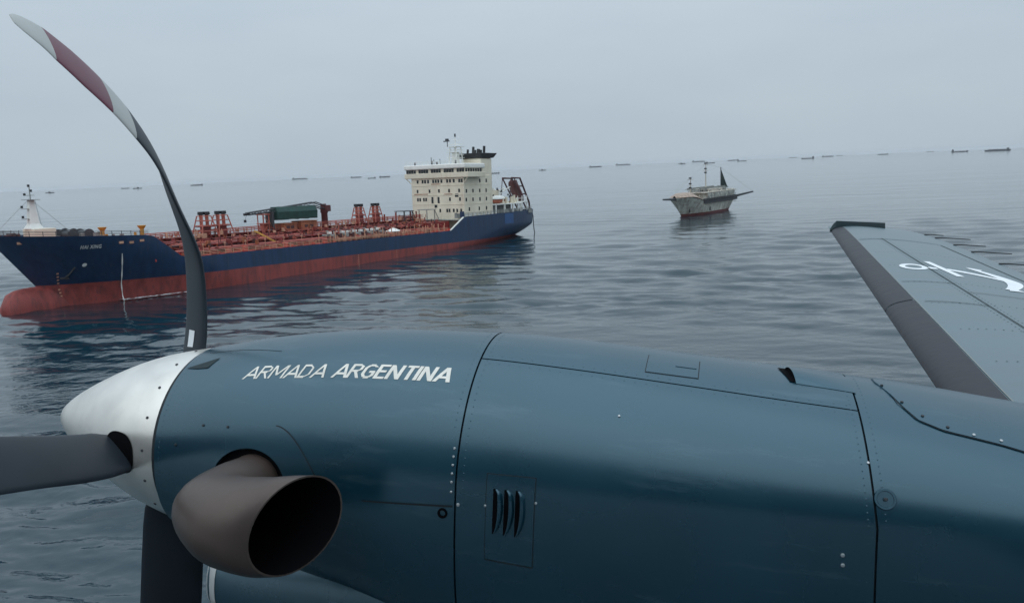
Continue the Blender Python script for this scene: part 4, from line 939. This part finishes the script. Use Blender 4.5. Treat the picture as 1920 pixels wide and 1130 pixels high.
# lettering
GLY = {'A': (.92, [((0, 0), (.40, 1)), ((.40, 1), (.80, 0)), ((.16, .30), (.64, .30))]),
       'R': (.82, [((0, 0), (0, 1)), ((0, .93), (.42, .93)), ((.42, .93), (.58, .84)), ((.58, .84), (.58, .60)), ((.58, .60), (.42, .50)), ((0, .50), (.44, .50)), ((.30, .46), (.64, 0))]),
       'M': (1.02, [((0, 0), (0, 1)), ((.04, .98), (.42, .22)), ((.42, .22), (.80, .98)), ((.84, 1), (.84, 0))]),
       'D': (.84, [((0, 0), (0, 1)), ((0, .93), (.36, .93)), ((.36, .93), (.60, .74)), ((.60, .74), (.60, .26)), ((.60, .26), (.36, .07)), ((0, .07), (.36, .07))]),
       'G': (.88, [((.62, .80), (.44, .93)), ((.46, .93), (.20, .93)), ((.20, .93), (.03, .72)), ((.03, .74), (.03, .26)), ((.03, .28), (.20, .07)), ((.20, .07), (.48, .07)), ((.46, .07), (.62, .22)), ((.62, .18), (.62, .48)), ((.36, .45), (.66, .45))]),
       'E': (.70, [((0, 0), (0, 1)), ((0, .93), (.52, .93)), ((0, .51), (.46, .51)), ((0, .07), (.52, .07))]),
       'N': (.90, [((0, 0), (0, 1)), ((.02, .97), (.62, .03)), ((.64, 0), (.64, 1))]),
       'T': (.74, [((.30, 0), (.30, .9)), ((0, .93), (.60, .93))]), 'I': (.30, [((.04, 0), (.04, 1))]), ' ': (.46, [])}
T0, T1 = -1.215, -.625; B0 = 44.2; CAP = 7.9; TXT = 'ARMADA ARGENTINA'
W_ = sum(GLY[c][0] for c in TXT) - .15
mb = AMB(); pen = 0.0; lift = 0
for c in TXT:
    adv, strokes = GLY[c]; thk = lerp(.125, .215, sm((pen / W_ - .25) / .5))
    for (x0, y0), (x1, y1) in strokes:
        dx, dy = x1 - x0, y1 - y0; L_ = math.hypot(dx, dy); nx, ny = -dy / L_ * thk / 2, dx / L_ * thk / 2
        if abs(dy) < .02: nx, ny = 0, .075
        e = 0.0 if (y0 in (0, 1) or y1 in (0, 1)) else .02
        A_, B_ = [], []
        for q in (0, .5, 1):
            px, py = x0 + dx * q, y0 + dy * q
            if abs(dx) > .05 and abs(dy) > .05: A_.append((px + thk / 2 * 1.08, py)); B_.append((px - thk / 2 * 1.08, py))
            else: A_.append((px + nx + (dx / L_ * e * (2 * q - 1)), py + ny)); B_.append((px - nx + (dx / L_ * e * (2 * q - 1)), py - ny))
        lift = (lift + 1) % 7
        rows = [[NS(lerp(T0, T1, (pen + .08 + a + .24 * b) / W_), D2(B0 - CAP * b), .0007 + .00008 * lift) for a, b in (p_, q_)] for p_, q_ in zip(A_, B_)]
        mb.loft(rows, close=False)
    pen += adv
build('lettering', mb, 'letter', front, fix=False)
# spinner
TB, HC = -1.60, -.71
SP = [(-1.458, .262), (-1.47, .2615), (-1.52, .252), (-1.60, .232), (-1.68, .205), (-1.76, .171), (-1.84, .131), (-1.90, .098), (-1.95, .066), (-1.98, .042), (-1.995, .022), (-2.0, .001)]
def spr(t): return float(np.interp(t, [p[0] for p in SP[::-1]], [p[1] for p in SP[::-1]]))
mb = AMB(); tt = [-1.456 - .544 * (1 - (1 - i / 40) ** 1.6) for i in range(41)]
def smooth_r(t): return float(np.mean([spr(t + d) for d in (-.02, -.01, 0, .01, .02)])) if -1.97 < t < -1.48 else spr(t)
mb.loft([[(t, 2 - smooth_r(t) * math.sin(a), HC + smooth_r(t) * math.cos(a)) for a in [2 * math.pi * k / 64 for k in range(64)]] for t in tt])
spn = build('spinner', mb, 'spinner', ac, smooth=True)
mb = AMB(); mb.loft([[(t, 2 - r_ * math.sin(a), HC + r_ * math.cos(a)) for a in [2 * math.pi * k / 64 for k in range(64)]] for t, r_ in ((-1.459, .2600), (-1.4565, .2618), (-1.4425, .2622), (-1.442, .25))]); build('spinner_gap', mb, 'liner', spn)
for k in range(18):
    a = 2 * math.pi * (k + .3) / 18; r_ = spr(-1.49); p = Vector((-1.49, 2 - r_ * math.sin(a), HC + r_ * math.cos(a))) - ORI
    n_ = Vector((-.2, -math.sin(a), math.cos(a))).normalized()
    if ('sp',) not in sc_cache:
        m_ = MB(); m_.tube([(0, 0, -.002), (0, 0, .0015), (0, 0, .0025)], [.0042, .0042, .003], 10); me = bpy.data.meshes.new('screw'); me.from_pydata(m_.v, [], m_.f); me.materials.append(M['grey_dark']); sc_cache[('sp',)] = me
    o = link('screw', sc_cache[('sp',)], spn); o.location = p; o.rotation_euler = n_.to_track_quat('Z', 'Y').to_euler()
# propeller blades: (radius, angle from up towards the cabin, chord, pitch)
CH = [(.14, .085, .40), (.20, .12, .26), (.25, .165, .18), (.31, .175, .15), (.42, .180, .13), (.55, .180, .11), (.7, .178, .085), (.85, .172, .075), (.95, .168, .07), (1.08, .146, .07), (1.15, .130, .07), (1.19, .100, .08), (1.21, .066, .08), (1.222, .03, .1)]
PT = [(.14, 60), (.25, 57.5), (.411, 54.5), (.542, 53), (.581, 52), (.634, 50.5), (.707, 47.5), (.836, 42), (.931, 40), (1.007, 40), (1.081, 39), (1.15, 41), (1.186, 45), (1.222, 45)]
def blade_at(r_, fa):
    a = fa(r_); return Vector((TB, 2 - r_ * math.sin(a), HC + r_ * math.cos(a)))
def blade_frame(r_, fa):
    c = blade_at(r_, fa); Tn = (blade_at(r_ + .01, fa) - blade_at(r_ - .01, fa)).normalized(); Nn = Vector((1, 0, 0)).cross(Tn).normalized()
    b = R(pw(r_, PT)); ch = Nn * math.cos(b) + Vector((1, 0, 0)) * math.sin(b); th = Tn.cross(ch).normalized(); return c, ch, th
def blade_mesh(fa, r0, r1, n, grow=1.0):
    mb = AMB(); rg = []
    for i in range(n + 1):
        r_ = lerp(r0, r1, i / n); c, ch, th = blade_frame(r_, fa); cw = pw(r_, [(q[0], q[1]) for q in CH]); tc_ = pw(r_, [(q[0], q[2]) for q in CH])
        ring = []
        for k in range(24):
            q = 2 * math.pi * k / 24; x = math.cos(q); yy = math.sin(q); yt = tc_ * .5 * abs(yy) ** .9 * math.copysign(1, yy) * (1 + .25 * x)
            ring.append(tuple(c + ch * (cw / 2 * x * grow) + th * (cw * (yt + .015 * (1 - x * x)) * grow)))
        rg.append(ring)
    mb.loft(rg); return mb
A1 = [(.10, -31), (.245, -25.5), (.313, -22.0), (.411, -17.0), (.50, -13.0), (.56, -10.2), (.634, -5.2), (.707, -.8), (.836, 4.6), (.931, 9.8), (1.007, 14.1), (1.081, 18.2), (1.15, 21.6), (1.19, 23.6), (1.25, 27.2)]
def smooth_pw(P):
    xs = [p[0] for p in P]; ys = [p[1] for p in P]
    return lambda r_: R(float(np.mean([cub(min(xs[-1] - .001, max(xs[0], r_ + d)), xs, ys) for d in (-.03, -.015, 0, .015, .03)])))
BL = [('propeller blade raised upright, curved, with grey and red tip bands', smooth_pw(A1)),
      ('propeller blade reaching forward to the left edge', smooth_pw([(.1, 94), (.23, 91), (.45, 85.5), (.6, 83.2), (1.25, 78)])),
      ('propeller blade pointing down behind the exhaust pipe', smooth_pw([(.1, 183), (.3, 181), (.6, 179), (1.25, 176)])),
      ('propeller blade hidden behind the engine', smooth_pw([(.1, 272), (.6, 268), (1.25, 265)]))]
for lab, fa in BL:
    pb = build('propeller_blade', blade_mesh(fa, .14, .931, 56), 'blade', ac, smooth=True, label=lab)
    build('blade_band', blade_mesh(fa, .931, 1.007, 10), 'blade_grey', pb, smooth=True)
    build('blade_band', blade_mesh(fa, 1.007, 1.152, 16), 'blade_red', pb, smooth=True)
    build('blade_tip', blade_mesh(fa, 1.152, 1.222, 20), 'blade_grey', pb, smooth=True)
    # root opening, its shade laid on the spinner as a dark patch, and the hub cuff
    c, ch, th = blade_frame(.2, fa); a = fa(.2); rdir = Vector((0, -math.sin(a), math.cos(a))); tdir = Vector((0, math.cos(a), math.sin(a)))
    mb = AMB(); rows = []
    for k in range(33):
        q = 2 * math.pi * k / 32; x, y = math.cos(q), math.sin(q); t = TB + .012 + .062 * math.copysign(abs(x) ** .8, x); e = .060 * math.copysign(abs(y) ** .8, y)
        row = []
        for s_, lift in ((1.0, .0015), (.6, .0025), (.0, .003)):
            tt_ = TB + .012 + (t - TB - .012) * s_; ee = e * s_; rs = smooth_r(tt_) + lift; an = ee / rs
            row.append((tt_, 2 - rs * math.sin(a + an), HC + rs * math.cos(a + an)))
        rows.append(row)
    mb.loft(rows, close=False); build('root_opening_shade', mb, 'soot_shade', pb)
    # white placard on the blade face near its root
    mb = AMB(); rows = []
    for i in range(9):
        r_ = lerp(.262, .315, i / 8) if True else 0; c, ch, th = blade_frame(r_, fa); cw = pw(r_, [(q[0], q[1]) for q in CH]); tcx = pw(r_, [(q[0], q[2]) for q in CH])
        rows.append([tuple(c + ch * (cw / 2 * x) - th * (cw * (tcx * .5 * math.sqrt(1 - x * x) * (1 + .25 * x) - .015 * (1 - x * x)) + .0016)) for x in (-.30, -.08, .12, .30)])
    mb.loft(rows, close=False); build('blade_placard', mb, 'emblem', pb)
# exhaust stack
CP = [(-1.115, 1.80, -.700), (-1.12, 1.71, -.712), (-1.125, 1.64, -.722), (-1.115, 1.565, -.733), (-1.055, 1.515, -.737), (-.985, 1.495, -.732), (-.925, 1.487, -.724), (-.868, 1.490, -.716)]
TD = [(0, -1, 0), (-.05, -1, -.06), (.06, -1, -.09), (.55, -.8, -.06), (.93, -.35, 0), (.95, -.30, .03), (.86, -.5, .04), (.72, -.69, .04)]
RA = [(.070, .058), (.074, .062), (.088, .074), (.108, .086), (.113, .097), (.114, .103), (.119, .097), (.123, .093)]
RO = [0, 0, 0, 0, .15, .45, .8, .84]
def ring_at(i, sc=1.0, n=40):
    t = Vector(TD[i]).normalized(); up = Vector((0, 0, 1)); up = (up - t * up.dot(t)).normalized(); sd_ = t.cross(up)
    sd_, up = sd_ * math.cos(RO[i]) - up * math.sin(RO[i]), up * math.cos(RO[i]) + sd_ * math.sin(RO[i])
    return [tuple(Vector(CP[i]) + sd_ * RA[i][0] * sc * math.cos(q) + up * RA[i][1] * sc * math.sin(q)) for q in [2 * math.pi * k / n for k in range(n)]]
def smooth_rings(rings, sub=5):
    out = []; A_ = np.array(rings); m_ = len(A_)
    for i in range(m_ - 1):
        p0_, p1_, p2_, p3_ = A_[max(0, i - 1)], A_[i], A_[i + 1], A_[min(m_ - 1, i + 2)]
        for s_ in range(sub):
            q = s_ / sub; out.append(.5 * ((2 * p1_) + (-p0_ + p2_) * q + (2 * p0_ - 5 * p1_ + 4 * p2_ - p3_) * q * q + (-p0_ + 3 * p1_ - 3 * p2_ + p3_) * q**3))
    out.append(A_[-1]); return [[tuple(p) for p in r_] for r_ in out]
RG = smooth_rings([ring_at(i) for i in range(8)])
RI = smooth_rings([ring_at(i, .965) for i in range(8)])
mb = AMB(); mb.loft(RG, caps=False); mb.loft([RG[-1], RI[-1]], caps=False); ex = build('exhaust_pipe', mb, 'exhaust', ac, smooth=True)
mb = AMB(); mb.loft(RI[8:], caps=False); mb.add(RI[8], [tuple(range(40))]); build('exhaust_bore', mb, 'soot_shade', ex, smooth=True)
mb = AMB(); mb.tube([RG[i_][int(round(35 - 3 * max(0, (i_ - 18)) / 17))] for i_ in range(14, len(RG))], .0024, 6); build('weld_seam', mb, 'exhaust', ex)
# well behind the exhaust hole, closed and coloured dark for its inner shade
mb = AMB(); c0_ = []
for sgn_, o_ in ((1.02, -.012), (1.0, -.16)):
    c0_.append([NS(HOLE[0] + HOLE[2] * sgn_ * math.cos(q), HOLE[1] + HOLE[3] * sgn_ * math.sin(q), o_) for q in [2 * math.pi * k / 40 for k in range(40)]])
mb.loft(c0_, caps=True); build('exhaust_well', mb, 'soot_shade', ac)
# chin intake
def chin(t, k=1.0):
    hw = pw(t, [(-1.36, .165), (-1.33, .185), (-1.2, .205), (-.9, .245), (-.5, .26)]) * k; cz = pw(t, [(-1.33, -1.095), (-1.2, -1.10), (-.9, -1.08), (-.5, -1.03)]); hh_ = pw(t, [(-1.33, .115), (-1.3, .13), (-1.2, .16), (-.9, .22), (-.5, .23)]) * k
    return [(t, 2 - hw * math.copysign(abs(math.sin(a)) ** .8, math.sin(a)), cz + hh_ * math.copysign(abs(math.cos(a)) ** .8, math.cos(a))) for a in [2 * math.pi * q / 40 for q in range(40)]]
mb = AMB(); mb.loft([chin(t) for t in np.linspace(-1.345, -.5, 24)], caps=False); ci = build('air_intake', mb, 'paint', ac, smooth=True)
mb = AMB(); mb.loft([chin(-1.312, 1.006), chin(-1.35, 1.003), chin(-1.36, .93), chin(-1.35, .86), chin(-1.25, .80)], caps=False); build('intake_lip', mb, 'lip', ci, smooth=True)
mb = AMB(); mb.loft([chin(-1.26, .82), chin(-1.1, .6)], caps=True); build('intake_duct', mb, 'soot_shade', ci)
# wing
def wz(D): return -.62 + .105 * (D - 2.2)
def wle(D): return .74 + .0472 * (D - 2.2) - max(0, (2.0 - D)) * .02
def wte(D): return pw(D, [(1.2, 2.12), (3.5, 2.02), (5.68, 1.915), (6.57, 1.885), (7.32, 1.838), (7.75, 1.77), (8.0, 1.69)])
NX = [0, .004, .012, .03, .06, .10, .16, .24, .32, .42, .54, .68, .82, .92, 1.0]
def afoil(x): return 5 * .13 * (.2969 * math.sqrt(x) - .126 * x - .3516 * x * x + .2843 * x**3 - .1036 * x**4)
def wpt(D, x, side, off=0.0):
    l_, t_ = wle(D), wte(D); c = t_ - l_; k = 1.0 if D < 7.45 else max(.12, math.sqrt(max(0, 1 - ((D - 7.45) / .62) ** 2)))
    z = wz(D) + c * k * (afoil(x) * (1.08 if side > 0 else .8)) * side + off * side; return (l_ + c * x, D, z)
def wing_mesh(D0, D1, n, xs, xe, off=0.0, sides=(1, -1)):
    X_ = [x for x in NX if xs < x < xe]; X_ = [xs] + X_ + [xe]; mb = AMB()
    rings = []
    for i in range(n + 1):
        D = lerp(D0, D1, i / n); loop = [wpt(D, x, 1, off) for x in reversed(X_)] + [wpt(D, x, -1, off) for x in (X_[1:] if xs == 0 else X_)]
        rings.append(loop)
    mb.loft(rings, close=False)
    return mb
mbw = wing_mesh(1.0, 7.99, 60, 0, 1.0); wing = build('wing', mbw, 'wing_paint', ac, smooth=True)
mb = AMB(); mb.add([wpt(7.99, x, 1) for x in reversed(NX)] + [wpt(7.99, x, -1) for x in NX[1:]], [tuple(range(2 * len(NX) - 1))]); build('wing_end', mb, 'wing_paint', wing)
def boot_edge(D): return pw(D, [(1.5, .105), (2.66, .098), (7.6, .118)])
def boot(D0, D1, n):
    mb = AMB(); rings = []
    for i in range(n + 1):
        D = lerp(D0, D1, i / n); e = boot_edge(D); X_ = [e, e * .72, e * .48, e * .3, e * .16, e * .06, e * .015, 0]
        rings.append([wpt(D, x, 1, .0035 if x > 0 else 0) if x > 0 else (wle(D) - .0035, D, wz(D)) for x in X_] + [wpt(D, x, -1, .0035) for x in reversed(X_[:-1])])
    mb.loft(rings, close=False); return mb
build('deice_boot', boot(1.4, 4.17, 24), 'boot', wing, smooth=True); build('deice_boot', boot(4.185, 7.60, 24), 'boot', wing, smooth=True)
def wing_line(pts, w_, m, name, off=.0025):
    mb = AMB(); rows = []
    for i, (D, x) in enumerate(pts):
        a, b = pts[max(0, i - 1)], pts[min(len(pts) - 1, i + 1)]
        p = Vector(wpt(D, x, 1, off)); d = (Vector(wpt(b[0], b[1], 1)) - Vector(wpt(a[0], a[1], 1))).normalized(); s_ = d.cross(Vector((0, -.1, 1))).normalized() * w_ / 2
        rows.append([tuple(p + s_), tuple(p - s_)])
    mb.loft(rows, close=False); return build(name, mb, m, wing)
cf = lambda D, t: (t - wle(D)) / (wte(D) - wle(D))
wing_line([(D, boot_edge(D) + .006) for D in np.linspace(1.5, 7.6, 40)], .0042, 'grey', 'boot_edge_strip')
LN = 'teal_dark'
wing_line([(D, cf(D, 1.252)) for D in np.linspace(2.2, 6.7, 30)], .007, LN, 'panel_line')
wing_line([(lerp(6.60, 6.75, i / 20), lerp(.13, .80, i / 20)) for i in range(21)], .012, LN, 'panel_line')
wing_line([(D, cf(D, lerp(1.76, 1.68, (D - 5.1) / 1.6))) for D in np.linspace(3.4, 6.7, 20)], .010, LN, 'panel_line')
wing_line([(lerp(4.70, 4.66, i / 12), lerp(.13, cf(4.66, 1.252), i / 12)) for i in range(13)], .007, LN, 'panel_line')
wing_line([(lerp(4.14, 4.06, i / 12), lerp(.14, cf(4.06, 1.252), i / 12)) for i in range(13)], .008, LN, 'panel_line')
wing_line([(lerp(4.41, 4.40, i / 12), lerp(cf(4.4, 1.252), .98, i / 12)) for i in range(13)], .007, LN, 'panel_line')
wing_line([(2.65 - .0 * i, lerp(.14, .9, i / 10)) for i in range(11)], .010, LN, 'panel_line')
mb = AMB()
def rivets(pts, r_=.0042):
    for D, x in pts:
        p = Vector(wpt(D, x, 1, 0)); q = [p + Vector((math.cos(a) * r_, math.sin(a) * r_, .0004)) for a in (0, 1.257, 2.513, 3.77, 5.027)]; mb.add([tuple(p + Vector((0, 0, .0022)))] + [tuple(v_) for v_ in q], [(0, 1 + i, 1 + (i + 1) % 5) for i in range(5)])
for t_ in (1.225, 1.279): rivets([(D, cf(D, t_)) for D in np.arange(2.6, 6.7, .045)])
for D0 in (3.05, 3.55, 4.10, 4.69, 5.3, 5.9, 6.68): rivets([(D0, x) for x in np.arange(.16, .93, .026)])
for D in (2.62, 2.68): rivets([(D, x) for x in np.arange(.16, .93, .03)])
build('rivet_rows', mb, 'wing_paint', wing)['kind'] = 'stuff'
# emblem: an anchor lying along the chord
def wflat(pts, name, m, parent, off=.004):
    mb = AMB(); mb.add([wpt(D, cf(D, t), 1, off) for t, D in pts], [tuple(range(len(pts)))]); return build(name, mb, m, parent)
mb = AMB(); rows = []
def wp(t, D, off=.0016): return wpt(D, cf(D, t), 1, off)
for k in range(33):
    q = 2 * math.pi * k / 32; rows.append([wp(1.172 + .078 * math.cos(q), 5.225 + .115 * math.sin(q)), wp(1.172 + .046 * math.cos(q), 5.225 + .062 * math.sin(q))])
mb.loft(rows, close=False)
for pts in ([(1.245, 5.255), (1.245, 5.165), (1.30, 5.18), (1.30, 5.235)],
            [(1.285, 5.49), (1.325, 5.50), (1.385, 4.96), (1.342, 4.95)],
            [(1.36, 5.245), (1.36, 5.175), (1.45, 5.125), (1.55, 5.055), (1.61, 5.00), (1.64, 5.06), (1.55, 5.135), (1.45, 5.205)]):
    # subdivide along the polygon so that it follows the skin
    n = len(pts); h = n // 2; A_ = pts[:h]; B_ = pts[h:][::-1]
    if n == 4: A_, B_ = [pts[0], pts[3]], [pts[1], pts[2]]
    rows = []
    for i in range(len(A_) - 1):
        for s_ in range(6): q = s_ / 5; rows.append([wp(lerp(A_[i][0], A_[i + 1][0], q), lerp(A_[i][1], A_[i + 1][1], q), 0.0018), wp(lerp(B_[i][0], B_[i + 1][0], q), lerp(B_[i][1], B_[i + 1][1], q), .0018)])
    mb.loft(rows, close=False)
arc = []
for k in range(21):                                          # flukes
    q = lerp(-1, 1, k / 20); wd = .035 + .045 * (1 - abs(q)); t = 1.68 - .14 * abs(q) ** 1.5; D = 5.03 + .36 * q - .0
    arc.append([wp(t - wd, D, .0021), wp(t + .018, D, .0021)])
mb.loft(arc, close=False)
for s_ in (-1, 1): mb.add([wp(1.515, 5.03 + .40 * s_, .0024), wp(1.60, 5.03 + .37 * s_, .0024), wp(1.555, 5.03 + .25 * s_, .0024)], [(0, 1, 2)])
build('anchor_emblem', mb, 'emblem', wing)
# static wicks on the trailing edge
for D, L in ((7.62, .10), (7.40, .22), (6.97, .18), (6.58, .22), (6.02, .12)):
    p = Vector((wte(D) - .02, D, wz(D) + .006)); o = build('static_wick', AMB().tube([p, p + Vector((.06, .0, .004)), p + Vector((.06 + L, .02, .0))], [.006, .0045, .0035], 6), 'black', wing)
# tip light fairing, turned up at the leading edge
mb = AMB(); rows = []
for i in range(19):
    u = i / 18; t = .985 + .48 * u; bow = .085 * (1 - u) ** 2.4; top_ = .105 * min(1, (u / .12 + .12)) ** .6
    D = 7.74 - bow * 1.6; z0 = wz(7.72) - .018
    rows.append([(t, D - .02, z0), (t, D - .026, z0 + top_ * .5), (t, D + .0, z0 + top_), (t, D + .03, z0 + top_ * .98), (t, D + .035, z0 + top_ * .4), (t, D + .03, z0)])
mb.loft(rows); tf = build('wingtip_fairing', mb, 'teal_dark', wing, smooth=True)
# unseen fuselage beside the viewpoint, shaped and two-toned for its reflection in the nacelle
FW, FH, FC = .76, .80, -.36
def fuse(z0, z1, n=14):
    """both flanks of the squarish fuselage between two heights; the belly or roof closes it"""
    mb = AMB(); rows = []
    for t in (-4.6, -4.2, -3.6, -3.0, -2.5, -2.0, -1.5, -1, 0, 1, 2, 3, 4, 5, 6.5):
        k = pw(t, [(-4.6, .12), (-4.2, .42), (-3.6, .68), (-3.0, .84), (-2.5, .93), (-2.0, .98), (-1.5, 1), (3, 1), (6.5, .7)])
        half_ = []
        for i in range(n + 1):
            z = lerp(z0, z1, i / n); h = max(0, 1 - abs(z) ** 3.4) ** (1 / 3.0); half_.append((z, h))
        ring = [(t, -1.2 + FW * k * h, FC + FH * k * z) for z, h in half_] + [(t, -1.2 - FW * k * h, FC + FH * k * z) for z, h in reversed(half_)]
        if z0 <= -1: ring = ring[1:-1]
        rows.append(ring)
    mb.loft(rows, close=True, caps=True); return mb
fu = build('fuselage_upper', fuse(-.56, 1.0), 'fuse_pale', ac, smooth=True)
build('fuselage_lower', fuse(-1.0, -.565), 'fuse_dark', ac, smooth=True)

# ------------------------------------------------------------------ sea haze: one closed box of thin air round everything
hz = bpy.data.materials.new('haze'); hz.use_nodes = True; hn, hl = hz.node_tree.nodes, hz.node_tree.links
hn.remove(hn['Principled BSDF']); pv = hn.new('ShaderNodeVolumePrincipled'); pv.inputs['Color'].default_value = (.90, .95, 1.0, 1); pv.inputs['Density'].default_value = 2.7e-5
hl.new(pv.outputs[0], hn['Material Output'].inputs['Volume'])
mb = MB().lim(-31000, 31000, -31000, 31000, -8.0, 62.0); ho = build('haze', mb, hz); ho['kind'] = 'stuff'
